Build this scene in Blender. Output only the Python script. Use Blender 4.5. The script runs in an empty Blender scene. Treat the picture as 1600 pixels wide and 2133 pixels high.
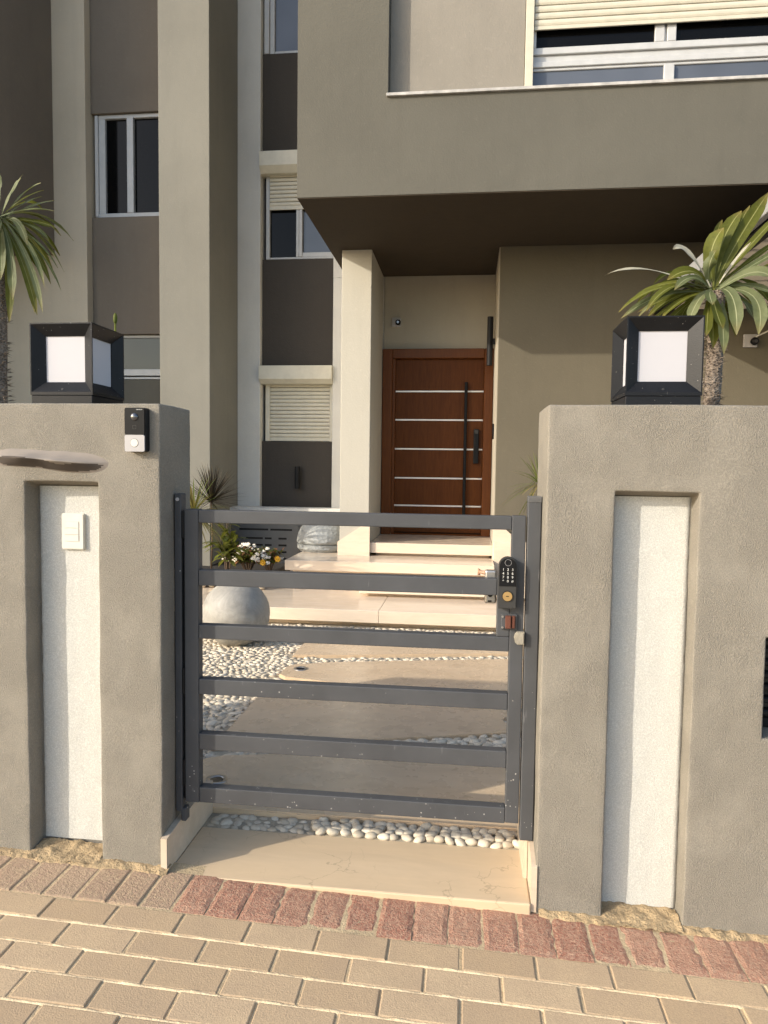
import bpy, bmesh, math, random
from mathutils import Vector, Matrix, noise
R = math.radians
random.seed(7)
S = bpy.context.scene
COL = S.collection

# ------------------------------------------------------------------ camera
cam_d = bpy.data.cameras.new("camera"); cam = bpy.data.objects.new("camera", cam_d); COL.objects.link(cam)
S.camera = cam
cam_d.sensor_fit = 'VERTICAL'; cam_d.sensor_height = 36.0; cam_d.lens = 36.0 * 1480.0 / 2133.0
cam_d.clip_start = 0.05; cam_d.clip_end = 2000
_y, _p, _r = R(6.63), R(-3.56), R(0.75)
fw = Vector((-math.sin(_y) * math.cos(_p), math.cos(_y) * math.cos(_p), math.sin(_p)))
r0 = Vector((math.cos(_y), math.sin(_y), 0)); u0 = r0.cross(fw)
rt = r0 * math.cos(_r) + u0 * math.sin(_r); up = rt.cross(fw)
M = Matrix(((rt.x, up.x, -fw.x, 0), (rt.y, up.y, -fw.y, 0), (rt.z, up.z, -fw.z, 1.36), (0, 0, 0, 1)))
cam.matrix_world = M

# ------------------------------------------------------------------ world, sun, exposure
SUN = Vector((-1.47, -1.0, 0.76)).normalized()          # towards the sun
el = math.asin(SUN.z); az = math.atan2(SUN.x, SUN.y)
W = bpy.data.worlds.new("World"); S.world = W; W.use_nodes = True
nt = W.node_tree
for n in list(nt.nodes): nt.nodes.remove(n)
sky = nt.nodes.new('ShaderNodeTexSky'); sky.sky_type = 'NISHITA'; sky.sun_disc = False
sky.sun_elevation = el; sky.sun_rotation = az % (2 * math.pi); sky.dust_density = 1.8; sky.air_density = 1.0; sky.ozone_density = 1.0
bg = nt.nodes.new('ShaderNodeBackground'); bg.inputs['Strength'].default_value = 0.15
out = nt.nodes.new('ShaderNodeOutputWorld')
nt.links.new(sky.outputs[0], bg.inputs[0]); nt.links.new(bg.outputs[0], out.inputs[0])
sl = bpy.data.lights.new("sun", 'SUN'); sl.energy = 2.0; sl.angle = R(0.6); sl.color = (1.0, 0.92, 0.79)
so = bpy.data.objects.new("sun", sl); COL.objects.link(so); so.location = (-6, -5, 8)
so.rotation_euler = (-SUN).to_track_quat('-Z', 'Y').to_euler()
S.view_settings.view_transform = 'Standard'; S.view_settings.look = 'None'
S.view_settings.gamma = 1.0; S.view_settings.exposure = 1.18; S.view_settings.use_curve_mapping = False
S.render.engine = 'CYCLES'

# ------------------------------------------------------------------ material helpers
def srgb(r, g, b):
    f = lambda c: (c / 255) / 12.92 if c / 255 <= 0.04045 else ((c / 255 + 0.055) / 1.055) ** 2.4
    return (f(r), f(g), f(b), 1)
class NT:
    def __init__(s, name):
        s.m = bpy.data.materials.new(name); s.m.use_nodes = True; s.t = s.m.node_tree
        s.b = s.t.nodes['Principled BSDF']; s.co = s.t.nodes.new('ShaderNodeTexCoord').outputs['Object']
        s.geo = s.t.nodes.new('ShaderNodeNewGeometry')
        s.pos = s.geo.outputs['Position']
    def n(s, typ, **k):
        x = s.t.nodes.new(typ)
        for a, v in k.items():
            if a.startswith('i_'): x.inputs[a[2:].replace('_', ' ')].default_value = v
            else: setattr(x, a, v)
        return x
    def l(s, a, b): s.t.links.new(a, b)
    def mapp(s, sc=(1, 1, 1), src=None, rot=(0, 0, 0)):
        m = s.n('ShaderNodeMapping'); m.inputs['Scale'].default_value = sc; m.inputs['Rotation'].default_value = rot
        s.l(src or s.pos, m.inputs[0]); return m.outputs[0]
    def noise(s, scale, detail=4, rough=0.55, src=None, dist=0):
        x = s.n('ShaderNodeTexNoise', i_Scale=scale, i_Detail=detail, i_Roughness=rough, i_Distortion=dist); s.l(src or s.pos, x.inputs['Vector']); return x.outputs['Fac']
    def voro(s, scale, feat='F1', src=None, out='Distance', rnd=1.0):
        x = s.n('ShaderNodeTexVoronoi', feature=feat, i_Scale=scale); x.inputs['Randomness'].default_value = rnd
        s.l(src or s.pos, x.inputs['Vector']); return x.outputs[out]
    def ramp(s, fac, a, b, ca=(0, 0, 0, 1), cb=(1, 1, 1, 1)):
        x = s.n('ShaderNodeValToRGB'); e = x.color_ramp.elements; e[0].position = a; e[1].position = b; e[0].color = ca; e[1].color = cb
        s.l(fac, x.inputs[0]); return x.outputs[0]
    def mix(s, fac, a, b, mode='MIX'):
        x = s.n('ShaderNodeMix', data_type='RGBA', blend_type=mode)
        if isinstance(fac, float): x.inputs[0].default_value = fac
        else: s.l(fac, x.inputs[0])
        for v, i in ((a, 6), (b, 7)):
            if isinstance(v, tuple): x.inputs[i].default_value = v
            else: s.l(v, x.inputs[i])
        return x.outputs[2]
    def math(s, op, a, b=0.0):
        x = s.n('ShaderNodeMath', operation=op)
        for v, i in ((a, 0), (b, 1)):
            if isinstance(v, (int, float)): x.inputs[i].default_value = v
            else: s.l(v, x.inputs[i])
        return x.outputs[0]
    def color(s, c):
        if isinstance(c, tuple): s.b.inputs['Base Color'].default_value = c
        else: s.l(c, s.b.inputs['Base Color'])
    def rough(s, v):
        if isinstance(v, float): s.b.inputs['Roughness'].default_value = v
        else: s.l(v, s.b.inputs['Roughness'])
    def bump(s, h, dist, strength=1.0):
        x = s.n('ShaderNodeBump'); x.inputs['Distance'].default_value = dist; x.inputs['Strength'].default_value = strength
        if hasattr(s, '_b'): s.l(s._b, x.inputs['Normal'])
        s.l(h, x.inputs['Height']); s._b = x.outputs[0]; s.l(s._b, s.b.inputs['Normal'])
def sc(c, k): return (c[0] * k, c[1] * k, c[2] * k, 1)

def stucco(name, c, fine=260, dist=0.0042, mott=0.06, rough=0.85, smooth_patch=True):
    m = NT(name)
    n1 = m.noise(2.3, 5, 0.6); n2 = m.noise(14, 4, 0.6); n3 = m.noise(fine, 2, 0.5)
    base = m.mix(m.ramp(n1, .35, .68), sc(c, 1 - mott), sc(c, 1 + mott))
    base = m.mix(m.ramp(n2, .3, .75), base, sc(c, 1.06)) if False else m.mix(m.math('MULTIPLY', m.ramp(n2, .35, .8), 0.35), base, sc(c, 1 + mott * 1.4))
    base = m.mix(m.math('MULTIPLY', m.ramp(n3, .35, .6, (1, 1, 1, 1), (0, 0, 0, 1)), 0.42), base, sc(c, 0.66)); base = m.mix(m.math('MULTIPLY', m.ramp(n3, .54, .70), .35), base, sc(c, 1.35))
    streak = m.noise(3.0, 4, 0.6, m.mapp((6, 6, .5)))
    base = m.mix(m.math('MULTIPLY', m.ramp(streak, .52, .8), 0.14), base, sc(c, 0.72))
    m.color(base); m.rough(rough); m.b.inputs['Specular IOR Level'].default_value = 0.25
    hh = m.math('ADD', m.math('MULTIPLY', m.noise(fine * 2.1, 2, .5), .6), n3)
    mask = m.ramp(m.noise(5, 3, .6), .36, .56) if smooth_patch else None
    if mask is not None: hh = m.math('MULTIPLY', hh, m.math('ADD', m.math('MULTIPLY', mask, .65), .35))
    m.bump(hh, dist); m.bump(m.noise(7, 3), 0.004, .35)
    return m.m
def paint_wall(name, c, mott=0.08, rough=0.8, grain=0.0012):
    m = NT(name)
    n1 = m.noise(0.9, 6, 0.65); st = m.noise(2.2, 5, 0.65, m.mapp((3.5, 3.5, .35)))
    base = m.mix(m.ramp(n1, .3, .7), sc(c, 1 - mott), sc(c, 1 + mott))
    base = m.mix(m.math('MULTIPLY', m.ramp(st, .5, .85), 0.26), base, sc(c, 0.7))
    base = m.mix(m.math('MULTIPLY', m.ramp(m.noise(30, 3), .62, .7), 0.25), base, sc(c, 1.25))
    m.color(base); m.rough(rough); m.b.inputs['Specular IOR Level'].default_value = 0.25
    m.bump(m.noise(70, 3), grain * 1.6); m.bump(m.noise(5, 5, .65), 0.010, .5)
    return m.m
def marble(name, c, c2, rough=0.22, cracks=False, scale=1.0, gloss=.4, streak=.55):
    m = NT(name)
    w = m.noise(2.2 * scale, 6, 0.62, m.mapp((1.0, 3.5, 3.5), rot=(0, 0, R(12))), 1.2)
    base = m.mix(m.ramp(w, .3, .72), c, c2)
    v2 = m.noise(7 * scale, 7, 0.7, m.mapp((.5, 4, 4), rot=(0, 0, R(8))), .6)
    base = m.mix(m.math('MULTIPLY', m.ramp(v2, .5, .75), streak), base, sc(c, 1.16))
    fl = m.noise(16 * scale, 6, .7, m.mapp((.35, 3, 3), rot=(0, 0, R(5))), .4)
    base = m.mix(m.math('MULTIPLY', m.ramp(fl, .35, .8), .30), base, sc(c, .80))
    if cracks:
        src = m.n('ShaderNodeVectorMath', operation='ADD')
        wn = m.n('ShaderNodeTexNoise', i_Scale=9.0, i_Detail=5.0); m.l(m.pos, wn.inputs['Vector'])
        sub = m.n('ShaderNodeVectorMath', operation='SCALE'); sub.inputs['Scale'].default_value = .16
        m.l(wn.outputs['Color'], sub.inputs[0]); m.l(m.pos, src.inputs[0]); m.l(sub.outputs[0], src.inputs[1])
        e = m.voro(6.0, 'DISTANCE_TO_EDGE', src.outputs[0])
        line = m.math('MULTIPLY', m.ramp(e, 0.0, .012, (1, 1, 1, 1), (0, 0, 0, 1)), m.ramp(m.noise(3.5, 3), .46, .6))
        base = m.mix(m.math('MULTIPLY', line, .55), base, sc(c, .42))
    m.color(base)
    m.rough(m.ramp(m.noise(9, 4), .3, .8, (rough * .7,) * 3 + (1,), (rough * 1.6,) * 3 + (1,)))
    m.b.inputs['Specular IOR Level'].default_value = gloss
    m.bump(m.noise(25, 3), 0.0004)
    return m.m
def plain(name, c, rough=0.5, metal=0.0, bump=0.0, spec=0.5, mott=.06, coat=0):
    m = NT(name)
    base = m.mix(m.ramp(m.noise(12, 4), .3, .7), sc(c, 1 - mott), sc(c, 1 + mott))
    m.color(base); m.rough(rough); m.b.inputs['Metallic'].default_value = metal; m.b.inputs['Specular IOR Level'].default_value = spec
    if coat: m.b.inputs['Coat Weight'].default_value = coat; m.b.inputs['Coat Roughness'].default_value = .08
    if bump: m.bump(m.noise(160, 3), bump)
    return m.m

FENCE = (.247, .224, .184, 1)
M_ = {}
M_['fence'] = stucco('fence_stucco', FENCE)
M_['recess'] = stucco('white_recess_plaster', (.55, .54, .495, 1), fine=260, dist=0.0020, mott=.03, smooth_patch=False)
M_['beige'] = paint_wall('house_beige_paint', (.206, .196, .165, 1))
M_['beige_cool'] = paint_wall('house_pale_grey_paint', (.60, .585, .54, 1))
M_['balcony'] = paint_wall('balcony_taupe_paint', (.110, .103, .083, 1))
M_['inner'] = paint_wall('loggia_cream_paint', (.245, .222, .185, 1))
M_['dark'] = paint_wall('dark_brown_panel_paint', (.058, .050, .042, 1))
M_['dark_left'] = paint_wall('brown_panel_paint', (.165, .138, .108, 1))
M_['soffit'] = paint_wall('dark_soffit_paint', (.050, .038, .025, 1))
M_['white_col'] = paint_wall('white_column_paint', (.42, .395, .335, 1), mott=.03)
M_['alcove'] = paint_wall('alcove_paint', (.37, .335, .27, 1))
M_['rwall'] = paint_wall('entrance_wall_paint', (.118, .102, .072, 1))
M_['marble'] = marble('cream_marble', (.66, .54, .41, 1), (.74, .62, .49, 1), .16)
M_['slab'] = marble('travertine_slab', (.56, .42, .275, 1), (.67, .515, .35, 1), .27)
M_['sill'] = marble('threshold_marble', (.62, .475, .31, 1), (.54, .415, .275, 1), .4, cracks=True, gloss=.3, streak=.2)
M_['skirt'] = marble('skirting_marble', (.58, .48, .37, 1), (.50, .40, .29, 1), .35, gloss=.3)
M_['granite'] = plain('granite_cap', (.42, .40, .37, 1), .5, mott=.25)
M_['cream'] = plain('cream_aluminium', (.53, .49, .385, 1), .45)
M_['cream_sh'] = plain('cream_shutter_box', (.60, .56, .45, 1), .45)
M_['alu'] = plain('white_aluminium', (.45, .45, .44, 1), .35)
M_['black'] = plain('black_plastic', (.008, .008, .009, 1), .35, spec=.18)
M_['blackm'] = plain('black_metal', (.010, .010, .011, 1), .5, spec=.2)
M_['lockbody'] = plain('lock_body_grey', (.040, .039, .037, 1), .45, spec=.3)
M_['brass'] = plain('brass', (.75, .50, .22, 1), .32, .9, mott=.15)
M_['steel'] = plain('steel', (.42, .40, .37, 1), .35, .85, mott=.15)
M_['plastic'] = plain('white_plastic', (.60, .575, .51, 1), .5, spec=.25)
M_['greyplastic'] = plain('silver_plastic', (.40, .385, .38, 1), .5, spec=.25)
M_['soil'] = plain('dark_soil', (.03, .025, .02, 1), .95, bump=.01)
M_['print'] = plain('white_print', (.55, .55, .52, 1), .5)
M_['strip'] = plain('steel_inlay', (.80, .76, .70, 1), .35, .25)

def glass(name, c, rough=.04, spec=1.0, metal=0.0):
    m = NT(name); m.color(m.mix(m.ramp(m.noise(1.2, 2), .3, .7), sc(c, .8), sc(c, 1.2))); m.rough(rough)
    m.b.inputs['Specular IOR Level'].default_value = spec; m.b.inputs['Metallic'].default_value = metal; m.b.inputs['IOR'].default_value = 1.5
    return m.m
M_['pane_dark'] = glass('dark_window_glass', (.004, .004, .004, 1), .05, .12)
M_['pane_blue'] = glass('sky_tinted_window_glass', (.085, .095, .115, 1), .08, .5)  # blue-grey base colour stands in for the sky's reflection
M_['pane_green'] = glass('grey_green_window_glass', (.05, .055, .045, 1), .12, .4)

def gate_paint():
    m = NT('grey_gate_paint')
    c = (.064, .066, .070, 1)
    base = m.mix(m.ramp(m.noise(6, 5, .6), .3, .75), sc(c, .86), sc(c, 1.15))
    scr = m.noise(40, 3, .6, m.mapp((1, 1, .25)))
    base = m.mix(m.math('MULTIPLY', m.ramp(scr, .66, .74), .35), base, (.22, .22, .22, 1))
    sep = m.n('ShaderNodeSeparateXYZ'); m.l(m.pos, sep.inputs[0])
    low = m.n('ShaderNodeMapRange'); m.l(sep.outputs['Z'], low.inputs[0])
    for i, v in ((1, .2), (2, .75), (3, 1.0), (4, 0.0)): low.inputs[i].default_value = v
    for s_, th, cut in ((130, .16, .50), (62, .10, .60)):
        v = m.voro(s_); cell = m.voro(s_, out='Color')
        bw = m.n('ShaderNodeSeparateColor'); m.l(cell, bw.inputs[0])
        dens = m.math('ADD', m.math('MULTIPLY', low.outputs[0], .15), .004)
        pick = m.math('LESS_THAN', bw.outputs[0], dens)
        dot = m.math('LESS_THAN', v, m.math('MULTIPLY', bw.outputs[1], th * 2.2))
        clus = m.ramp(m.noise(9, 3), .42, .55)
        base = m.mix(m.math('MULTIPLY', m.math('MULTIPLY', pick, dot), m.math('MULTIPLY', clus, .7)), base, (.45, .43, .40, 1))
    m.color(base); m.b.inputs['Specular IOR Level'].default_value = .3; m.rough(m.ramp(m.noise(14, 4), .3, .7, (.42,) * 3 + (1,), (.60,) * 3 + (1,)))
    m.bump(m.noise(30, 3), .0006)
    return m.m
M_['gate'] = gate_paint()
def lamp_paint():
    m = NT('anthracite_lamp_paint'); m.b.inputs['Specular IOR Level'].default_value = .2; c = (.009, .0095, .011, 1)
    v = m.voro(170); cell = m.voro(170, out='Color'); bw = m.n('ShaderNodeSeparateColor'); m.l(cell, bw.inputs[0])
    k = m.math('MULTIPLY', m.math('LESS_THAN', bw.outputs[0], .05), m.math('LESS_THAN', v, .16))
    b = m.mix(m.ramp(m.noise(8, 4), .35, .75), c, sc(c, 1.5))
    m.color(m.mix(m.math('MULTIPLY', k, .8), b, (.45, .44, .4, 1))); m.rough(.42); m.bump(m.noise(300, 2), .0004)
    return m.m
M_['lamp'] = lamp_paint()
M_['opal'] = plain('opal_diffuser', (.46, .455, .48, 1), .5, mott=.01, spec=.2)

def paver_mat(name, c1, c2, dark, rough_top=0.0, dust=(.50, .38, .24, 1)):
    m = NT(name)
    oi = m.n('ShaderNodeObjectInfo'); isl = m.geo.outputs['Random Per Island']
    rnd = m.math('FRACT', m.math('ADD', oi.outputs['Random'], isl))
    c = m.mix(rnd, c1, c2)
    c = m.mix(m.math('MULTIPLY', m.ramp(m.noise(9, 5, .65), .4, .75), .5), c, dark)
    c = m.mix(m.math('MULTIPLY', m.ramp(m.noise(300, 2), .45, .62), .42), c, sc(dark, .62)); c = m.mix(m.math('MULTIPLY', m.ramp(m.noise(2.6, 4, .6), .42, .7), .4), c, sc(dark, .85)); c = m.mix(m.math('MULTIPLY', m.ramp(m.noise(46, 4, .7), .64, .72), .5), c, sc(dust, 1.15))
    c = m.mix(m.math('MULTIPLY', m.ramp(m.noise(150, 4), .6, .72), .35), c, dust)
    if rough_top:
        c = m.mix(m.math('MULTIPLY', m.ramp(m.noise(110, 5, .7), .40, .60), .65), c, sc(dust, .92))
        c = m.mix(m.math('MULTIPLY', m.ramp(m.noise(22, 4, .7), .55, .7), .35), c, dust)
    m.color(c); m.rough(.92); m.b.inputs['Specular IOR Level'].default_value = .2
    m.bump(m.noise(220, 3), .0012 + rough_top * .002); 
    if rough_top: m.bump(m.noise(90, 4, .7), .0045)
    return m.m
M_['paver'] = paver_mat('tan_concrete_paver', (.47, .338, .205, 1), (.59, .440, .275, 1), (.435, .318, .21, 1))
M_['brick'] = paver_mat('red_clay_paver', (.38, .17, .115, 1), (.47, .26, .175, 1), (.28, .12, .08, 1), 1.0, dust=(.56, .38, .26, 1))
M_['brick_smooth'] = paver_mat('worn_pink_paver', (.38, .25, .175, 1), (.47, .32, .225, 1), (.36, .26, .18, 1), 0.15)
def sand(name, c, bump=.006):
    m = NT(name); b = m.mix(m.ramp(m.noise(12, 6, .7), .35, .7), sc(c, .75), sc(c, 1.15))
    b = m.mix(m.math('MULTIPLY', m.ramp(m.noise(180, 3), .5, .7), .4), b, sc(c, .6))
    m.color(b); m.rough(.95); m.bump(m.noise(120, 4, .7), bump); m.bump(m.noise(35, 4, .7), bump * 1.5); return m.m
M_['sand'] = sand('joint_sand', (.56, .43, .26, 1), .003)
M_['sand_light'] = sand('light_joint_sand', (.74, .575, .36, 1), .003)
M_['sandy'] = sand('yellow_sand_mortar', (.46, .335, .19, 1), .008)
M_['grout'] = sand('grey_mortar_bed', (.44, .385, .29, 1), .004)
M_['street'] = sand('sandy_ground', (.40, .33, .24, 1))
def pebble_mat(name, a, b, d):
    m = NT(name); oi = m.n('ShaderNodeObjectInfo')
    rnd = m.math('FRACT', m.math('ADD', oi.outputs['Random'], m.geo.outputs['Random Per Island']))
    c = m.mix(rnd, a, b)
    c = m.mix(m.math('MULTIPLY', m.ramp(m.noise(45, 5, .7), .45, .7), .5), c, d)
    m.color(c); m.rough(.6); m.bump(m.noise(130, 3), .001); return m.m
M_['pebble'] = pebble_mat('cream_pebble', (.47, .40, .30, 1), (.67, .60, .48, 1), (.38, .31, .22, 1))
def leafmat(name, c1, c2, rib, trans=.3, edge=None):
    m = NT(name); uv = m.n('ShaderNodeUVMap'); sp = m.n('ShaderNodeSeparateXYZ'); m.l(uv.outputs[0], sp.inputs[0])
    oi = m.geo.outputs['Random Per Island']; ob = m.n('ShaderNodeObjectInfo').outputs['Random']
    rnd = m.math('FRACT', m.math('ADD', oi, ob))
    c = m.mix(rnd, c1, c2)
    c = m.mix(m.math('MULTIPLY', m.ramp(m.noise(35, 4, .7), .45, .75), .5), c, sc(c1, .5)); c = m.mix(m.math('MULTIPLY', m.ramp(m.noise(17, 5, .7), .55, .78), .45), c, sc(rib, .8))
    d = m.math('ABSOLUTE', m.math('SUBTRACT', sp.outputs[0], .5))
    c = m.mix(m.ramp(d, .018, .045, (1, 1, 1, 1), (0, 0, 0, 1)), c, rib)
    tip = m.ramp(sp.outputs[1], .86, 1.0); c = m.mix(m.math('MULTIPLY', tip, .5), c, (.22, .15, .05, 1))
    m.color(c); m.rough(.6); m.b.inputs['Specular IOR Level'].default_value = .3
    tr = m.n('ShaderNodeBsdfTranslucent'); m.l(m.mix(.5 if trans > .2 else 0.0, c, (.22, .25, .02, 1)), tr.inputs[0])
    mx = m.n('ShaderNodeMixShader'); mx.inputs[0].default_value = trans
    o = m.t.nodes['Material Output']; m.l(m.b.outputs[0], mx.inputs[1]); m.l(tr.outputs[0], mx.inputs[2]); m.l(mx.outputs[0], o.inputs[0])
    return m.m
M_['palm_leaf'] = leafmat('pachypodium_leaf', (.060, .070, .006, 1), (.105, .112, .012, 1), (.26, .26, .09, 1))
M_['palm_leaf2'] = leafmat('grey_green_pachypodium_leaf', (.080, .098, .036, 1), (.15, .165, .075, 1), (.30, .31, .17, 1), .25)
M_['dry_leaf'] = leafmat('dry_grey_leaf', (.30, .29, .22, 1), (.36, .34, .27, 1), (.42, .4, .32, 1), .15)
M_['drac_leaf'] = leafmat('dark_dracaena_leaf', (.018, .017, .010, 1), (.045, .032, .018, 1), (.06, .03, .02, 1), .08)
M_['drac_green'] = leafmat('green_dracaena_leaf', (.08, .12, .02, 1), (.16, .19, .04, 1), (.22, .22, .06, 1), .3)
M_['drac_gold'] = leafmat('golden_dracaena_leaf', (.14, .12, .03, 1), (.26, .20, .07, 1), (.35, .28, .12, 1), .3)
M_['shrub_leaf'] = leafmat('shrub_leaf', (.05, .07, .02, 1), (.12, .13, .03, 1), (.16, .15, .06, 1), .3)
M_['croton'] = leafmat('yellow_green_leaf', (.10, .13, .02, 1), (.24, .24, .05, 1), (.34, .30, .08, 1), .35)
M_['rust_leaf'] = leafmat('coral_brown_leaf', (.22, .075, .03, 1), (.34, .15, .07, 1), (.3, .2, .1, 1), .2)
M_['flower_white'] = plain('white_petal', (.78, .72, .62, 1), .6)
M_['flower_yellow'] = plain('yellow_petal', (.75, .42, .02, 1), .6)
M_['twig'] = plain('twig', (.10, .065, .04, 1), .8)
def trunk_mat():
    m = NT('pachypodium_bark'); v = m.voro(95, 'F1', m.mapp((1, 1, 1.7)))
    c = m.mix(m.ramp(v, .1, .7), (.055, .040, .028, 1), (.20, .155, .115, 1)); c = m.mix(m.math('MULTIPLY', m.ramp(m.noise(20, 5, .7), .5, .7), .6), c, (.27, .225, .18, 1))
    m.color(c); m.rough(.85); m.bump(v, .006); return m.m
M_['trunk'] = trunk_mat(); M_['spine'] = plain('brown_spine', (.16, .125, .095, 1), .7)
def wood(name, c1, c2, rough=.3, gloss=.5):
    m = NT(name); g = m.noise(5, 6, .65, m.mapp((9, 9, .7)), .8)
    c = m.mix(m.ramp(g, .3, .7), c1, c2); g2 = m.noise(40, 4, .6, m.mapp((6, 6, .25)))
    c = m.mix(m.math('MULTIPLY', m.ramp(g2, .45, .75), .4), c, sc(c1, .5)); m.color(c); m.rough(rough); m.b.inputs['Specular IOR Level'].default_value = gloss
    return m.m
M_['door'] = wood('mahogany_door', (.090, .027, .006, 1), (.130, .042, .009, 1), .45, .12)
M_['door_frame'] = wood('mahogany_frame', (.11, .033, .008, 1), (.155, .052, .012, 1), .42, .2)
M_['slat'] = wood('pale_wood_slat', (.80, .72, .62, 1), (.86, .79, .68, 1), .6)
def concrete():
    m = NT('smooth_grey_concrete'); c = (.33, .315, .28, 1)
    b = m.mix(m.ramp(m.noise(5, 6, .7, None, 1.5), .35, .68), sc(c, .75), sc(c, 1.15))
    b = m.mix(m.math('MULTIPLY', m.ramp(m.noise(22, 5, .75), .5, .8), .35), b, sc(c, .6)); m.color(b); m.rough(.55); m.bump(m.noise(30, 5, .7), .004); return m.m
M_['concrete'] = concrete()
def stone_dome():
    m = NT('pale_grey_stone'); c = (.31, .32, .31, 1)
    b = m.mix(m.ramp(m.noise(9, 6, .7, None, 1.0), .35, .7), sc(c, .75), sc(c, 1.12)); m.color(b); m.rough(.6)
    m.bump(m.voro(22, 'F1', m.mapp((1, .6, 1.4))), .008); m.bump(m.noise(40, 4), .003); return m.m
M_['dome'] = stone_dome()
M_['cab'] = plain('grey_cabinet_paint', (.10, .10, .098, 1), .5)
M_['rust'] = plain('red_oxide_metal', (.12, .045, .03, 1), .35, .2, mott=.3)
M_['cast'] = plain('rough_cast_metal', (.32, .29, .23, 1), .7, bump=.003, mott=.2)
M_['tan'] = plain('tan_lever', (.42, .24, .15, 1), .5)

# ------------------------------------------------------------------ object helpers
WL = {}      # world location of each object (no rotation on parents of mesh parts)
def tag(o, label=None, cat=None, group=None, kind=None):
    if label: o['label'] = label
    if cat: o['category'] = cat
    if group: o['group'] = group
    if kind: o['kind'] = kind
    return o
def empty(name, loc, label=None, cat=None, group=None, kind=None):
    o = bpy.data.objects.new(name, None); COL.objects.link(o); o.location = loc; WL[o.name] = Vector(loc)
    o.empty_display_size = .1
    return tag(o, label, cat, group, kind)
def obj(name, bm, mat, parent=None, smooth=False, loc=None):
    """bm is in world coordinates"""
    off = WL[parent.name].copy() if parent else Vector((0, 0, 0))
    l = Vector(loc) if loc is not None else off
    bmesh.ops.translate(bm, verts=bm.verts, vec=-l)
    me = bpy.data.meshes.new(name); bm.to_mesh(me); bm.free()
    mats = mat if isinstance(mat, (list, tuple)) else [mat]
    for x in mats: me.materials.append(x)
    if smooth: me.polygons.foreach_set('use_smooth', [True] * len(me.polygons))
    o = bpy.data.objects.new(name, me); COL.objects.link(o)
    if parent: o.parent = parent; o.location = l - off
    else: o.location = l
    WL[o.name] = l
    return o
def inst(name, mesh, parent, wloc, rot=(0, 0, 0), scale=(1, 1, 1)):
    o = bpy.data.objects.new(name, mesh); COL.objects.link(o); o.parent = parent
    o.location = Vector(wloc) - WL[parent.name]; o.rotation_euler = rot; o.scale = scale
    return o
def add_box(bm, x0, x1, y0, y1, z0, z1, bev=0, seg=1):
    r = bmesh.ops.create_cube(bm, size=1.0)
    vs = r['verts']
    for v in vs:
        v.co = Vector((x0 + (v.co.x + .5) * (x1 - x0), y0 + (v.co.y + .5) * (y1 - y0), z0 + (v.co.z + .5) * (z1 - z0)))
    if bev:
        es = list({e for v in vs for e in v.link_edges})
        bmesh.ops.bevel(bm, geom=es, offset=bev, segments=seg, affect='EDGES', profile=.5)
def box(name, x0, x1, y0, y1, z0, z1, mat, parent=None, bev=0.004, seg=1, **k):
    bm = bmesh.new(); add_box(bm, x0, x1, y0, y1, z0, z1, bev, seg); return obj(name, bm, mat, parent, **k)
def boxes(name, lst, mat, parent=None, bev=0.003, **k):
    bm = bmesh.new()
    for b in lst: add_box(bm, *b, bev)
    return obj(name, bm, mat, parent, **k)
def add_prism(bm, pts, axis, a0, a1):
    """polygon pts (u,v) extruded along axis ('z': xy, 'y': xz, 'x': yz)"""
    def P(u, v, a): return {'z': (u, v, a), 'y': (u, a, v), 'x': (a, u, v)}[axis]
    n = len(pts); A = [bm.verts.new(P(u, v, a0)) for u, v in pts]; B = [bm.verts.new(P(u, v, a1)) for u, v in pts]
    bm.faces.new(A); bm.faces.new(B[::-1])
    for i in range(n): bm.faces.new((A[i], B[i], B[(i + 1) % n], A[(i + 1) % n]))
    bmesh.ops.recalc_face_normals(bm, faces=bm.faces)
def add_tube(bm, pts, r, seg=8, cap=True):
    rings = []
    pts = [Vector(p) for p in pts]
    rr = r if isinstance(r, (list, tuple)) else [r] * len(pts)
    for i, p in enumerate(pts):
        d = (pts[min(i + 1, len(pts) - 1)] - pts[max(i - 1, 0)]).normalized()
        a = d.orthogonal().normalized() if i == 0 else (a - d * a.dot(d)).normalized()
        b = d.cross(a)
        rings.append([bm.verts.new(p + (a * math.cos(t) + b * math.sin(t)) * rr[i]) for t in [2 * math.pi * k / seg for k in range(seg)]])
    for i in range(len(rings) - 1):
        for k in range(seg): bm.faces.new((rings[i][k], rings[i][(k + 1) % seg], rings[i + 1][(k + 1) % seg], rings[i + 1][k]))
    if cap: bm.faces.new(rings[0][::-1]); bm.faces.new(rings[-1])
def add_lathe(bm, c, prof, seg=32):
    rings = []
    for r, z in prof:
        if r < 1e-5: rings.append([bm.verts.new((c[0], c[1], c[2] + z))])
        else: rings.append([bm.verts.new((c[0] + r * math.cos(2 * math.pi * k / seg), c[1] + r * math.sin(2 * math.pi * k / seg), c[2] + z)) for k in range(seg)])
    for A, B in zip(rings[:-1], rings[1:]):
        for k in range(seg):
            k2 = (k + 1) % seg
            f = [A[k % len(A)], A[k2 % len(A)], B[k2 % len(B)], B[k % len(B)]]
            u = []; [u.append(x) for x in f if x not in u]
            if len(u) > 2: bm.faces.new(u)
def add_disc_y(bm, cx, y, cz, r, depth, seg=24):
    """disc facing -Y, front at y, extruded back"""
    pts = [(cx + r * math.cos(2 * math.pi * k / seg), cz + r * math.sin(2 * math.pi * k / seg)) for k in range(seg)]
    add_prism(bm, pts, 'y', y, y + depth)
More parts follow.
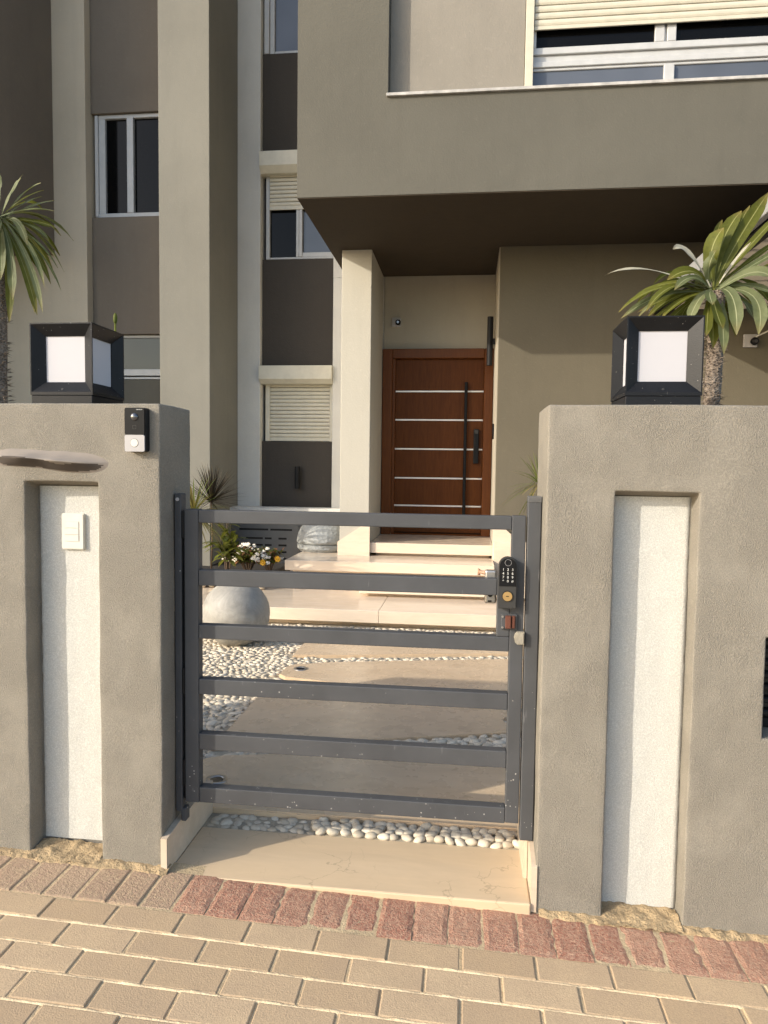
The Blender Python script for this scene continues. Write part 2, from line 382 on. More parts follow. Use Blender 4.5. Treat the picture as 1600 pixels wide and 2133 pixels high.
def text(name, body, size, loc, mat, parent, rot=(R(90), 0, 0), depth=.0004, align='CENTER'):
    cu = bpy.data.curves.new(name, 'FONT'); cu.body = body; cu.size = size; cu.extrude = depth; cu.align_x = align; cu.align_y = 'CENTER'
    t = bpy.data.objects.new(name, cu); COL.objects.link(t)
    dg = bpy.context.evaluated_depsgraph_get(); me = bpy.data.meshes.new_from_object(t.evaluated_get(dg)); me.name = name
    bpy.data.objects.remove(t); me.materials.clear(); me.materials.append(mat)
    o = bpy.data.objects.new(name, me); COL.objects.link(o); o.parent = parent
    o.location = Vector(loc) - WL[parent.name]; o.rotation_euler = rot; WL[o.name] = Vector(loc)
    return o
def grd(x): return -0.034 * (x + .1) - .02          # pavement falls gently to the right

# ================================================================== THE SETTING
bm = bmesh.new(); add_box(bm, -300, 300, -300, 300, -.60, -.35)
tag(obj('ground', bm, M_['street']), 'sandy ground spreading out around the plot', kind='structure')

# pavement: sand bed with the pavers standing proud of it
bm = bmesh.new()
nx, ny = 60, 60
def P0(x, y, dz): return (x, y, grd(x) + dz)
g = [[bm.verts.new(P0(-5 + 10 * i / nx, -4 + 6.25 * j / ny, -.0035 + .002 * noise.noise(Vector((i * .9, j * .9, 3))))) for j in range(ny + 1)] for i in range(nx + 1)]
for i in range(nx):
    for j in range(ny): bm.faces.new((g[i][j], g[i + 1][j], g[i + 1][j + 1], g[i][j + 1]))
pavement = tag(obj('pavement', bm, M_['sand'], smooth=True), 'tan paver pavement with a red brick edging along the wall', kind='structure')
row_e = [1.994, 1.895, 1.793, 1.692, 1.590, 1.489, 1.388, 1.287]
def paver_mesh(name, sx, sy, mat, h=.06, bev=.0035, rough=0.0, seed=0):
    bm = bmesh.new(); add_box(bm, -sx / 2, sx / 2, -sy / 2, sy / 2, -h, 0, 0)
    top = [e for e in bm.edges if all(v.co.z > -.001 for v in e.verts)]
    if rough:
        bmesh.ops.subdivide_edges(bm, edges=top, cuts=6, use_grid_fill=True)
        for v in bm.verts:
            if v.co.z > -.001:
                d = min(sx / 2 - abs(v.co.x), sy / 2 - abs(v.co.y))
                p = v.co * 38 + Vector((seed * 7, 0, 0))
                v.co.z += rough * noise.noise(p) - (.003 if d < .001 else 0)
                if d < .001: v.co.x += .004 * noise.noise(p + Vector((9, 9, 9))) - math.copysign(.0012, v.co.x); v.co.y += .004 * noise.noise(p)
    else:
        bmesh.ops.bevel(bm, geom=top, offset=bev, segments=2, affect='EDGES', profile=.5)
    me = bpy.data.meshes.new(name); bm.to_mesh(me); bm.free(); me.materials.append(mat); return me
bm = bmesh.new()
for yj in row_e[1:-1]:
    n = 420; G = []
    for i in range(n + 1):
        x = -2.25 + 3.9 * i / n; w = .0078 + .0026 * noise.noise(Vector((x * 30, yj * 9, 0))) ; h = .0002 + .0032 * noise.noise(Vector((x * 22, yj * 5, 2))) + .0016 * noise.noise(Vector((x * 90, yj, 4)))
        G.append([bm.verts.new((x, yj + a * w, grd(x) + b)) for a, b in ((-1.1, -.009), (-.5, h - .001), (.1, h), (.6, h - .002), (1.1, -.009))])
    for i in range(n):
        for k in range(4): bm.faces.new((G[i][k], G[i + 1][k], G[i + 1][k + 1], G[i][k + 1]))
tag(obj('joint_sand', bm, M_['sand_light'], pavement, smooth=True), kind='stuff')
tan_me = paver_mesh('paver', .2010, .0925, M_['paver'])
red_me = [paver_mesh('brick', .1035, .197, M_['brick'], rough=.0022, seed=k) for k in range(4)]
pink_me = paver_mesh('brick', .098, .193, M_['brick_smooth'], bev=.006)
tilt_rot = math.atan(.034)
for r_ in range(7):
    yc = (row_e[r_] + row_e[r_ + 1]) / 2
    x0 = -1.030 - .208 * 5 + (0 if r_ % 2 == 0 else -.098)
    for k in range(17):
        x = x0 + .104 + .208 * k
        inst('paver', tan_me, pavement, (x + random.uniform(-.0015, .0015), yc + random.uniform(-.001, .001), grd(x) + random.uniform(-.0015, .0015)), (random.uniform(-.006, .006), tilt_rot + random.uniform(-.006, .006), random.uniform(-.006, .006)))
for k in range(34):
    x = -2.22 + .0746 + .105 * .5 + .105 * k - .0746 + .0746 - .0   # joints fall on .0746 + n*.105
    x = .0746 + .105 * (k - 21) + .0525
    me = pink_me if x < -.90 else red_me[k % 4]
    inst('brick', me, pavement, (x, 2.096, grd(x) + random.uniform(-.002, .001)), (random.uniform(-.012, .012), tilt_rot + random.uniform(-.01, .01), random.uniform(-.012, .012)))
bm = bmesh.new()
def add_paver(bm, x, y, sx, sy):
    z = grd(x) + random.uniform(-.0015, .0015)
    n0 = len(bm.verts)
    add_box(bm, x - sx / 2, x + sx / 2, y - sy / 2, y + sy / 2, z - .05, z, .006)
    bm.verts.ensure_lookup_table()
    for v in bm.verts[n0:]: v.co.z += -.034 * (v.co.x - x)
for r_ in range(-12, 26):
    yc = 1.287 - .0505 - .1012 * (r_ - 0) if r_ >= 0 else row_e[0] - .0505 - .1012 * (r_ + 12)
    if r_ < -5 and r_ >= -12: pass
    elif r_ < 0: continue
    for k in range(-18, 18):
        x = .104 + .208 * k - .030 + (0 if r_ % 2 == 0 else .104)
        if r_ < 0 and -2.10 < x < 1.50: continue
        add_paver(bm, x, yc, .197, .091)
outer = obj('paver', bm, M_['paver'], pavement); tag(outer, kind='stuff')
# sand and mortar left along the foot of the wall
def fillet(x0, x1, seed, ylo=2.175):
    bm = bmesh.new(); n = int((x1 - x0) / .008); m = 11; G = []
    for i in range(n + 1):
        x = x0 + (x1 - x0) * i / n; row = []
        w = .012 + .022 * noise.noise(Vector((x * 7, seed, 0))) + .014 * noise.noise(Vector((x * 31, seed, 5)))
        for j in range(m + 1):
            t = j / m; y = 2.199 - (w + (2.199 - ylo) * .2) * (1 - t) if j < m else 2.215
            h = .013 * t ** .7 + .007 * noise.noise(Vector((x * 40, y * 40, seed))) + .004 * noise.noise(Vector((x * 110, y * 110, seed)))
            row.append(bm.verts.new((x, y, grd(x) + (h if j else -.012))))
        G.append(row)
    for i in range(n):
        for j in range(m): bm.faces.new((G[i][j], G[i + 1][j], G[i + 1][j + 1], G[i][j + 1]))
    return bm
s1 = tag(obj('sand_spill', fillet(-2.6, -.96, 1, 2.09), M_['sandy'], smooth=True), 'yellow sand and mortar spilled along the foot of the wall left of the gate', kind='stuff'); s1['category'] = 'sand'
s2 = tag(obj('sand_spill', fillet(.25, 2.4, 4, 2.15), M_['sandy'], smooth=True), 'thin line of sand along the foot of the wall right of the gate', kind='stuff'); s2['category'] = 'sand'

# garden ground
bm = bmesh.new(); add_box(bm, -7, 6, 2.5, 9.5, -.30, -.003)
garden = tag(obj('garden_ground', bm, M_['grout']), 'mortar bed of the front garden set with pebbles and stone slabs', kind='structure')
slabs = [
    [(-1.19, 2.62), (.75, 2.62), (.75, 3.51), (.22, 3.405), (-.81, 3.185), (-1.10, 3.115), (-1.17, 3.07), (-1.20, 2.99)],
    [(-1.186, 3.20), (-.475, 3.395), (.23, 3.60), (.75, 3.74), (.75, 3.87), (.25, 3.945), (.017, 3.98), (-1.192, 4.05)],
    [(-1.13, 4.365), (.264, 4.06), (.75, 3.96), (.75, 5.13), (.32, 5.04), (-.87, 4.765), (-1.14, 4.66), (-1.18, 4.60), (-1.185, 4.42)],
    [(-1.21, 4.89), (-.905, 4.935), (.318, 5.185), (.75, 5.27), (.75, 5.56), (-1.215, 5.66)],
]
for k, pl in enumerate(slabs):
    bm = bmesh.new(); add_prism(bm, pl, 'z', -.04, .019)
    bmesh.ops.bevel(bm, geom=[e for e in bm.edges if all(v.co.z > .018 for v in e.verts)], offset=.004, segments=2, affect='EDGES')
    obj('stone_slab', bm, M_['slab'], garden)
def inside(p, poly, mar=0.0):
    x, y = p; c = False; n = len(poly)
    for i in range(n):
        x1, y1 = poly[i]; x2, y2 = poly[(i + 1) % n]
        if (y1 > y) != (y2 > y) and x < (x2 - x1) * (y - y1) / (y2 - y1) + x1: c = not c
        if mar:
            dx, dy = x2 - x1, y2 - y1; t = max(0, min(1, ((x - x1) * dx + (y - y1) * dy) / (dx * dx + dy * dy)))
            if math.hypot(x - x1 - t * dx, y - y1 - t * dy) < mar: return True
    return c
def pebble_mesh(seed, sub=2):
    bm = bmesh.new(); bmesh.ops.create_icosphere(bm, subdivisions=sub, radius=1)
    for v in bm.verts:
        d = v.co.normalized(); k = 1 + .20 * noise.noise(d * 1.3 + Vector((seed * 5, 0, 0))) + .05 * noise.noise(d * 3 + Vector((0, seed * 3, 0)))
        v.co = d * k
    me = bpy.data.meshes.new('pebble'); bm.to_mesh(me); bm.free(); me.materials.append(M_['pebble']); me.polygons.foreach_set('use_smooth', [True] * len(me.polygons)); return me
PM = [pebble_mesh(k) for k in range(8)]; PML = [pebble_mesh(k, 1) for k in range(8)]
cand = []
def scatter(x0, x1, y0, y1, dx, dy, j):
    y = y0; row = 0
    while y < y1:
        x = x0 + (row % 2) * dx / 2 + random.uniform(0, dx)
        while x < x1:
            px, py = x + random.uniform(-j, j), y + random.uniform(-j, j); x += dx * random.uniform(.8, 1.2)
            if any(inside((px, py), s, .010) for s in slabs): continue
            cand.append((px, py))
        y += dy; row += 1
scatter(-.962, .222, 2.526, 2.606, .040, .0265, .006)
scatter(-2.6, .72, 2.68, 5.93, .046, .033, .014)
vis = lambda p: (-1.0 - (p[1] - 2.5) * .32 < p[0] < .26)
order = sorted(range(len(cand)), key=lambda i: (0 if vis(cand[i]) else 1, cand[i][1]))
big = set(order[:300])
bmr = bmesh.new()
for i, (px, py) in enumerate(cand):
    loose = py < 2.63 and px > -.55 or (3.2 < py < 3.7 and px > -.7)
    a = random.uniform(.024, .035); b = a * random.uniform(.58, .78)
    if py < 2.63: a = random.uniform(.020, .028); b = a * random.uniform(.62, .8)
    c = random.uniform(.013, .016) if loose else random.uniform(.009, .012)
    z = (.004 if loose else -.004) + random.uniform(-.004, .003)
    if py < 2.63 and not loose: a *= .95; z -= .003
    rz = random.gauss(0, .5) if loose else random.uniform(-1.2, 1.2); rx = random.uniform(-.35, .35); ry = random.uniform(-.35, .35)
    if i in big:
        inst('pebble', PM[i % 8], garden, (px, py, z), (rx, ry, rz), (a, b, c))
    else:
        me = PML[i % 8]; mt = Matrix.Translation((px, py, z)) @ Matrix.Rotation(rz, 4, 'Z') @ Matrix.Rotation(rx, 4, 'X') @ Matrix.Diagonal((a, b, c, 1))
        base = [bmr.verts.new(mt @ v.co) for v in me.vertices]
        for p in me.polygons: bmr.faces.new([base[q] for q in p.vertices])
tag(obj('pebble', bmr, M_['pebble'], garden, smooth=True), kind='stuff')

# ================================================================== BOUNDARY WALLS
def relief_wall(name, X, Z, holes, y0, y1, mat, parent, base, amp=.0022, step=.02):
    """front skin at y0 with sunk holes (x0,x1,z0,z1,depth,topslope); back at y1"""
    def lines(a, b, extra):
        ks = sorted(set([a, b] + [e for e in extra if a < e < b])); o = []
        for p, q in zip(ks[:-1], ks[1:]):
            n = max(1, round((q - p) / step)); o += [p + (q - p) * i / n for i in range(n)]
        return o + [b]
    xs = lines(X[0], X[1], [h[0] for h in holes] + [h[1] for h in holes]); zs = lines(Z[0], Z[1], [h[2] for h in holes] + [h[3] for h in holes])
    def dep(cx, cz):
        for h in holes:
            if h[0] < cx < h[1] and h[2] < cz < h[3]: return h[4]
        return 0
    bm = bmesh.new(); V = {}
    def v(x, y, z):
        k = (round(x, 4), round(y, 4), round(z, 4))
        if k not in V: V[k] = bm.verts.new(k)
        return V[k]
    nx_, nz_ = len(xs) - 1, len(zs) - 1
    D = [[dep((xs[i] + xs[i + 1]) / 2, (zs[j] + zs[j + 1]) / 2) for j in range(nz_)] for i in range(nx_)]
    for i in range(nx_):
        for j in range(nz_):
            y = y0 + D[i][j]; a, b, c, d = xs[i], xs[i + 1], zs[j], zs[j + 1]
            bm.faces.new((v(a, y, c), v(b, y, c), v(b, y, d), v(a, y, d)))
            if i + 1 < nx_ and D[i + 1][j] != D[i][j]:
                q = y0 + D[i + 1][j]; bm.faces.new((v(b, y, c), v(b, q, c), v(b, q, d), v(b, y, d)))
            if j + 1 < nz_ and D[i][j + 1] != D[i][j]:
                q = y0 + D[i][j + 1]; bm.faces.new((v(a, y, d), v(b, y, d), v(b, q, d), v(a, q, d)))
    ny_ = 10; ys = [y0 + (y1 - y0) * k / ny_ for k in range(ny_ + 1)]
    for k in range(ny_):
        for i in range(nx_):
            for z in (Z[0], Z[1]): bm.faces.new((v(xs[i], ys[k], z), v(xs[i + 1], ys[k], z), v(xs[i + 1], ys[k + 1], z), v(xs[i], ys[k + 1], z)))
        for j in range(nz_):
            for x in (X[0], X[1]): bm.faces.new((v(x, ys[k], zs[j]), v(x, ys[k + 1], zs[j]), v(x, ys[k + 1], zs[j + 1]), v(x, ys[k], zs[j + 1])))
    for i in range(nx_):
        for j in range(nz_): bm.faces.new((v(xs[i], y1, zs[j]), v(xs[i + 1], y1, zs[j]), v(xs[i + 1], y1, zs[j + 1]), v(xs[i], y1, zs[j + 1])))
    bmesh.ops.recalc_face_normals(bm, faces=bm.faces)
    sharp = [e for e in bm.edges if len(e.link_faces) == 2 and e.calc_face_angle(0) > .5]
    bmesh.ops.bevel(bm, geom=sharp, offset=.0055, segments=3, affect='EDGES', profile=.5, clamp_overlap=True)
    for w in bm.verts:
        p = w.co
        n1 = noise.noise_vector(p * 5) * amp * 1.2 + noise.noise_vector(p * 28) * amp * .35 + noise.noise_vector(p * 75) * amp * .15
        w.co = p + Vector((n1.x, n1.y, n1.z))
        for h in holes:      # hole soffits slope a little downwards to the back
            if h[0] - .01 < p.x < h[1] + .01 and abs(p.z - h[3]) < .02 and p.y > y0 + .01: w.co.z -= .013 * min(1, (p.y - y0) / h[4])
    o = obj(name, bm, mat, parent, smooth=True)
    return o
LW = empty('garden_wall', (-2.2, 2.3, 0), 'beige stucco garden wall left of the gate with a narrow white recess', 'wall')
relief_wall('wall_body', (-3.4, -.985), (-.08, 1.557), [(-1.456, -1.200, -.08, 1.300, .078)], 2.20, 2.455, M_['fence'], LW, 0)
RW = empty('garden_wall', (1.6, 2.3, 0), 'beige stucco garden wall right of the gate with a wide white recess', 'wall')
relief_wall('wall_body', (.240, 3.6), (-.14, 1.557), [(.443, .686, -.14, 1.298, .072), (.893, 2.1, .565, .872, .12)], 2.20, 2.49, M_['fence'], RW, 0)
def rough_panel(x0, x1, z0, z1, y, parent, seed):
    bm = bmesh.new(); n = int((x1 - x0) / .008); m = int((z1 - z0) / .012); G = []
    for i in range(n + 1):
        r_ = []
        for j in range(m + 1):
            x = x0 + (x1 - x0) * i / n; z = z0 + (z1 - z0) * j / m
            e = 1 if i in (0, n) else 0
            xx = x + (.003 * noise.noise(Vector((z * 30, seed, i)))) * (1 if e else .3)
            r_.append(bm.verts.new((xx, y - .0015 * noise.noise(Vector((x * 22, z * 22, seed))) + (.01 if e else 0), z)))
        G.append(r_)
    for i in range(n):
        for j in range(m): bm.faces.new((G[i][j], G[i + 1][j], G[i + 1][j + 1], G[i][j + 1]))
    return obj('recess_panel', bm, M_['recess'], parent, smooth=True)
rough_panel(-1.453, -1.203, .052, 1.284, 2.2705, LW, 1)
rough_panel(.446, .684, -.022, 1.282, 2.2645, RW, 2)
# sandy floor of the recesses
for (a, b, par) in ((-1.452, -1.204, LW), (.447, .682, RW)):
    bm = bmesh.new(); n, m = 30, 12; G = []
    for i in range(n + 1):
        G.append([])
        for j in range(m + 1):
            x = a + (b - a) * i / n; y = 2.17 + .098 * j / m
            G[i].append(bm.verts.new((x, y, grd(x) + .006 + .018 * j / m + .010 * noise.noise(Vector((x * 30, y * 30, 2))) + .005 * noise.noise(Vector((x * 90, y * 90, 2))))))
    for i in range(n):
        for j in range(m): bm.faces.new((G[i][j], G[i + 1][j], G[i + 1][j + 1], G[i][j + 1]))
    tag(obj('mortar_fill', bm, M_['sandy'], par, smooth=True), kind='stuff')
# marble skirting of the gate opening
bm = bmesh.new(); add_prism(bm, [(2.188, .0), (2.62, .0), (2.62, .128), (2.30, .128), (2.188, .120)], 'x', -.987, -.966)
obj('skirting', bm, M_['skirt'], LW)
bm = bmesh.new(); add_prism(bm, [(2.196, -.03), (2.62, -.03), (2.62, .145), (2.31, .145), (2.196, .118)], 'x', .226, .243)
obj('skirting', bm, M_['skirt'], RW)
bm = bmesh.new(); add_prism(bm, [(2.33, .0), (2.62, .0), (2.62, .138), (2.33, .138)], 'x', .211, .224)
obj('skirting', bm, M_['skirt'], RW)
# threshold
bm = bmesh.new(); add_box(bm, -.966, .225, 2.186, 2.507, -.06, .001, .005, 2)
tag(obj('threshold_slab', bm, M_['sill']), 'cream marble threshold slab lying between the gate walls', kind='structure')
# louvre in the right wall slot
lv = empty('louvre_panel', (1.4, 2.31, .565), 'dark metal louvre set in the slot at the right end of the wall', 'louvre')
box('frame', .895, 2.098, 2.296, 2.31, .567, .60, M_['blackm'], lv); box('frame', .895, 2.098, 2.296, 2.31, .84, .870, M_['blackm'], lv)
bm = bmesh.new(); add_box(bm, .9, 2.09, 2.309, 2.316, .6, .84); obj('backing', bm, M_['dark'], lv)
for k in range(6): box('slat', .896, 2.09, 2.27, 2.305, .612 + k * .039, .630 + k * .039, M_['blackm'], lv)

# ledge made up to stand for a shadowy smear above the left recess
bm = bmesh.new(); n, m = 60, 26; G = []
for i in range(n + 1):
    u = i / n; x = -1.60 + .47 * u; G.append([])
    env = max(0.0, min(1, u * 3.2)) * max(0.0, min(1, (1 - u) * 2.6)); env = env * env * (3 - 2 * env)
    for j in range(m + 1):
        v_ = j / m; z = 1.335 + .088 * v_ + .010 * math.sin(u * 5 + .6) * (1 - v_ * .5)
        h = .050 * env * ((v_ / .42) if v_ < .42 else max(0.0, 1 - (v_ - .42) / .58) ** 2.6)
        h *= 1 + .35 * noise.noise(Vector((x * 14, z * 30, 1)))
        G[i].append(bm.verts.new((x, 2.2045 - h, z)))
for i in range(n):
    for j in range(m): bm.faces.new((G[i][j], G[i + 1][j], G[i + 1][j + 1], G[i][j + 1]))
M_['smooth'] = plain('smear_ledge_plaster', (.220, .190, .162, 1), .85, mott=.08)
M_['under_shade'] = plain('shade_dark_plaster', (.060, .048, .040, 1), .9, mott=.25)  # shade painted dark onto the underside of the ledge
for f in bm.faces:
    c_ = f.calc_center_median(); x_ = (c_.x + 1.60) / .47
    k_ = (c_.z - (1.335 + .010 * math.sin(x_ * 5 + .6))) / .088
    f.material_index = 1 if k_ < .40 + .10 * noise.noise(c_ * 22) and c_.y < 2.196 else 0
tag(obj('smear_ledge', bm, [M_['smooth'], M_['under_shade']], smooth=True, loc=(-1.35, 2.2, 1.3)), 'made-up rounded ledge with shade painted underneath, for a smear above the left white recess', 'ledge')

# ================================================================== GATE
gate = empty('metal_gate', (-.92, 2.31, .195), 'dark grey metal gate of six horizontal bars with a keypad lock', 'gate')
YF, YB = 2.30, 2.342
def tubebox(name, x0, x1, z0, z1, y0=YF, y1=YB, p=gate, mat='gate', bev=.003): return box(name, x0, x1, y0, y1, z0, z1, M_[mat], p, bev, 2)
tubebox('stile', -.947, -.898, .196, 1.212)
tubebox('stile', .146, .190, .200, 1.212)
for z0, z1, x1 in ((1.1665, 1.2105, .1455), (.953, 1.0065, .1035), (.7705, .8185, .1455), (.5775, .631, .1455), (.3835, .440, .1455), (.197, .2505, .1455)):
    tubebox('rail', -.8975, x1, z0, z1, YF + .001, YB - .002)
tubebox('lock_case', .104, .1455, .819, 1.010, YF + .0005, YB)
# right part of the lock and latch details
lock = boxes('keypad_lock', [], M_['blackm'], gate) if False else None
def capsule(cx, w, z0, z1, n=14):
    r_ = w / 2; pts = [(cx - r_, z0), (cx + r_, z0)]
    pts += [(cx + r_ * math.cos(math.pi * k / n), z1 - r_ + r_ * math.sin(math.pi * k / n)) for k in range(n + 1)]
    return pts
bm = bmesh.new(); add_prism(bm, capsule(.1345, .057, .918, 1.082), 'y', 2.266, 2.2995)
bmesh.ops.bevel(bm, geom=[e for e in bm.edges if all(v.co.y < 2.267 for v in e.verts)], offset=.002, segments=2, affect='EDGES')
lk = obj('keypad_lock', bm, M_['lockbody'], gate)
bm = bmesh.new(); add_prism(bm, capsule(.1345, .0525, .990, 1.0795), 'y', 2.2645, 2.2658); obj('keypad_glass', bm, M_['black'], lk)
for c_, txt in enumerate(("147*", "2580", "369#")):
    for r_, ch in enumerate(txt): text('digit', ch, .0115, (.1345 + (c_ - 1) * .0145, 2.2642, 1.043 - r_ * .0122), M_['print'], lk)
bm = bmesh.new()
for k in range(28):
    a0, a1 = 2 * math.pi * k / 28, 2 * math.pi * (k + 1) / 28; rr = ((.0098), (.0105))
    q = [bm.verts.new((.1345 + r2 * math.cos(a), 2.2641, 1.0655 + r2 * math.sin(a))) for r2, a in ((rr[0], a0), (rr[1], a0), (rr[1], a1), (rr[0], a1))]; bm.faces.new(q)
obj('fingerprint_ring', bm, M_['greyplastic'], lk)
bm = bmesh.new(); add_disc_y(bm, .1345, 2.2615, .958, .0150, .006); obj('key_cylinder', bm, M_['brass'], lk)
bm = bmesh.new(); add_disc_y(bm, .1345, 2.2640, .958, .0172, .003); obj('cylinder_rim', bm, M_['blackm'], lk)
bm = bmesh.new(); add_box(bm, .130, .139, 2.2610, 2.2618, .957, .9595); obj('key_slot', bm, M_['black'], lk)
# lock body behind the gate with its inside lever
bm = bmesh.new(); add_box(bm, .065, .1035, YB + .001, YB + .03, .918, 1.028, .006, 2); il = obj('rim_lock', bm, M_['steel'], gate)
bm = bmesh.new(); add_disc_y(bm, .083, YB - .002, .948, .008, .004, 14); obj('lock_button', bm, M_['black'], il)
boxes('lock_slot', [(.076, .088, YB - .0015, YB + .002, .924, .929)], M_['black'], il, 0); boxes('lock_slide', [(.072, .094, YB - .002, YB + .002, .934, .937)], M_['greyplastic'], il, 0)
bm = bmesh.new(); add_tube(bm, [(.046, YB + .05, 1.004), (.046, YB + .05, 1.026), (.050, YB + .05, 1.016), (.062, YB + .045, 1.014), (.085, YB + .035, 1.013)], [.005, .0035, .006, .007, .007], 8); obj('lever', bm, M_['tan'], il, smooth=True)
# strike plate with red oxide bolt keeper and the cast catch
bm = bmesh.new(); add_box(bm, .118, .170, 2.292, 2.2995, .845, .895, .002); kp = obj('bolt_plate', bm, M_['gate'], gate)
bm = bmesh.new(); add_box(bm, .131, .149, 2.280, 2.2915, .850, .892, .002); add_box(bm, .1505, .163, 2.284, 2.2915, .850, .892, .003); obj('bolt_keeper', bm, M_['rust'], kp)
for z in (.852, .887):
    bm = bmesh.new(); add_disc_y(bm, .1225, 2.2885, z, .0035, .003, 10); obj('screw', bm, M_['steel'], kp)
pts = [(.192, .800), (.192, .840), (.170, .840), (.163, .832), (.160, .820), (.163, .807), (.170, .800)]
bm = bmesh.new(); add_prism(bm, pts, 'y', 2.278, 2.2985); bmesh.ops.bevel(bm, geom=[e for e in bm.edges if all(v.co.y < 2.279 for v in e.verts)], offset=.003, segments=2, affect='EDGES'); obj('catch', bm, M_['cast'], gate)
# posts
gp = empty('gate_post', (-.970, 2.32, .12), 'flat dark hinge post bolted to the left jamb beside the gate', 'gate post')
box('post', -.982, -.958, 2.300, 2.345, .160, 1.264, M_['gate'], gp, .003)
for z in (1.16, .62, .30):
    bm = bmesh.new(); add_tube(bm, [(-.9525, 2.305, z - .045), (-.9525, 2.305, z + .045)], .0048, 10); obj('hinge', bm, M_['blackm'], gp)
box('cover_strip', -.9575, -.9475, 2.318, 2.330, .20, 1.205, M_['blackm'], gp, .001)
box('bottom_bracket', -.964, -.945, 2.302, 2.335, .125, .172, M_['gate'], gp, .003)
bm = bmesh.new(); add_disc_y(bm, -.970, 2.297, 1.245, .006, .004, 14); obj('bolt_head', bm, M_['greyplastic'], gp)
gp2 = empty('gate_post', (.215, 2.32, .17), 'square dark latch post standing against the right jamb beside the gate', 'gate post')
box('post', .1945, .238, 2.296, 2.342, .146, 1.274, M_['gate'], gp2, .003)
M_['worn'] = plain('worn_primer', (.10, .10, .10, 1), .6, mott=.5)
box('top_cap', .1955, .237, 2.2945, 2.3445, 1.256, 1.2755, M_['worn'], gp2, .001)

# ================================================================== INTERCOM, SWITCH
ic = empty('intercom', (-1.055, 2.19, 1.40), 'black and silver video intercom fixed near the top of the left wall', 'intercom')
def rrect(x0, x1, z0, z1, r_, n=5):
    o = []
    for cx, cz, a in ((x1 - r_, z1 - r_, 0), (x0 + r_, z1 - r_, 90), (x0 + r_, z0 + r_, 180), (x1 - r_, z0 + r_, 270)):
        for k in range(n + 1): t = R(a + 90 * k / n); o.append((cx + r_ * math.cos(t), cz + r_ * math.sin(t)))
    return o
bm = bmesh.new(); add_prism(bm, rrect(-1.0895, -1.0205, 1.402, 1.541, .006), 'y', 2.1745, 2.206); obj('housing', bm, M_['blackm'], ic)
bm = bmesh.new(); add_prism(bm, rrect(-1.090, -1.024, 1.455, 1.5405, .006), 'y', 2.1700, 2.1745); fp = obj('front_glass', bm, M_['black'], ic)
bm = bmesh.new(); add_prism(bm, rrect(-1.090, -1.024, 1.4015, 1.4545, .005), 'y', 2.1695, 2.1745); bp = obj('button_plate', bm, M_['greyplastic'], ic)
bm = bmesh.new(); add_disc_y(bm, -1.0575, 2.1683, 1.429, .0125, .002, 28); obj('call_button', bm, M_['plastic'], bp)
bm = bmesh.new(); add_disc_y(bm, -1.0575, 2.1690, 1.429, .0135, .001, 28); obj('button_ring', bm, M_['lockbody'], bp)
bm = bmesh.new()
bmesh.ops.create_uvsphere(bm, u_segments=20, v_segments=12, radius=.0125)
bmesh.ops.scale(bm, verts=bm.verts, vec=(1, .55, 1)); bmesh.ops.translate(bm, verts=bm.verts, vec=(-1.057, 2.1700, 1.5115))
M_['lens'] = plain('camera_dome_glass', (.03, .03, .035, 1), .08, spec=1.0, coat=1)
obj('camera_dome', bm, M_['lens'], fp, smooth=True)
def ring_frame(bm, x0, x1, z0, z1, w, y):
    for a in ((x0, x1, z0, z0 + w), (x0, x1, z1 - w, z1), (x0, x0 + w, z0 + w, z1 - w), (x1 - w, x1, z0 + w, z1 - w)): add_box(bm, a[0], a[1], y, y + .0006, a[2], a[3])
bm = bmesh.new(); ring_frame(bm, -1.063, -1.051, 1.473, 1.485, .0011, 2.1694); obj('card_mark', bm, M_['lockbody'], fp)
text('maker_mark', 'HIKVISION', .0042, (-1.0405, 2.1696, 1.5345), M_['print'], fp)
sw = empty('switch_plate', (-1.32, 2.26, 1.07), 'white three-rocker switch plate mounted in the left white recess', 'switch')
bm = bmesh.new(); add_prism(bm, rrect(-1.363, -1.283, 1.070, 1.192, .005), 'y', 2.2580, 2.2712)
bmesh.ops.bevel(bm, geom=[e for e in bm.edges if all(v.co.y < 2.2585 for v in e.verts)], offset=.0025, segments=2, affect='EDGES'); obj('plate', bm, M_['plastic'], sw)
for k in range(3): box('rocker', -1.350, -1.300, 2.2562, 2.2578, 1.0975 + k * .0228, 1.1195 + k * .0228, M_['plastic'], sw, .001)

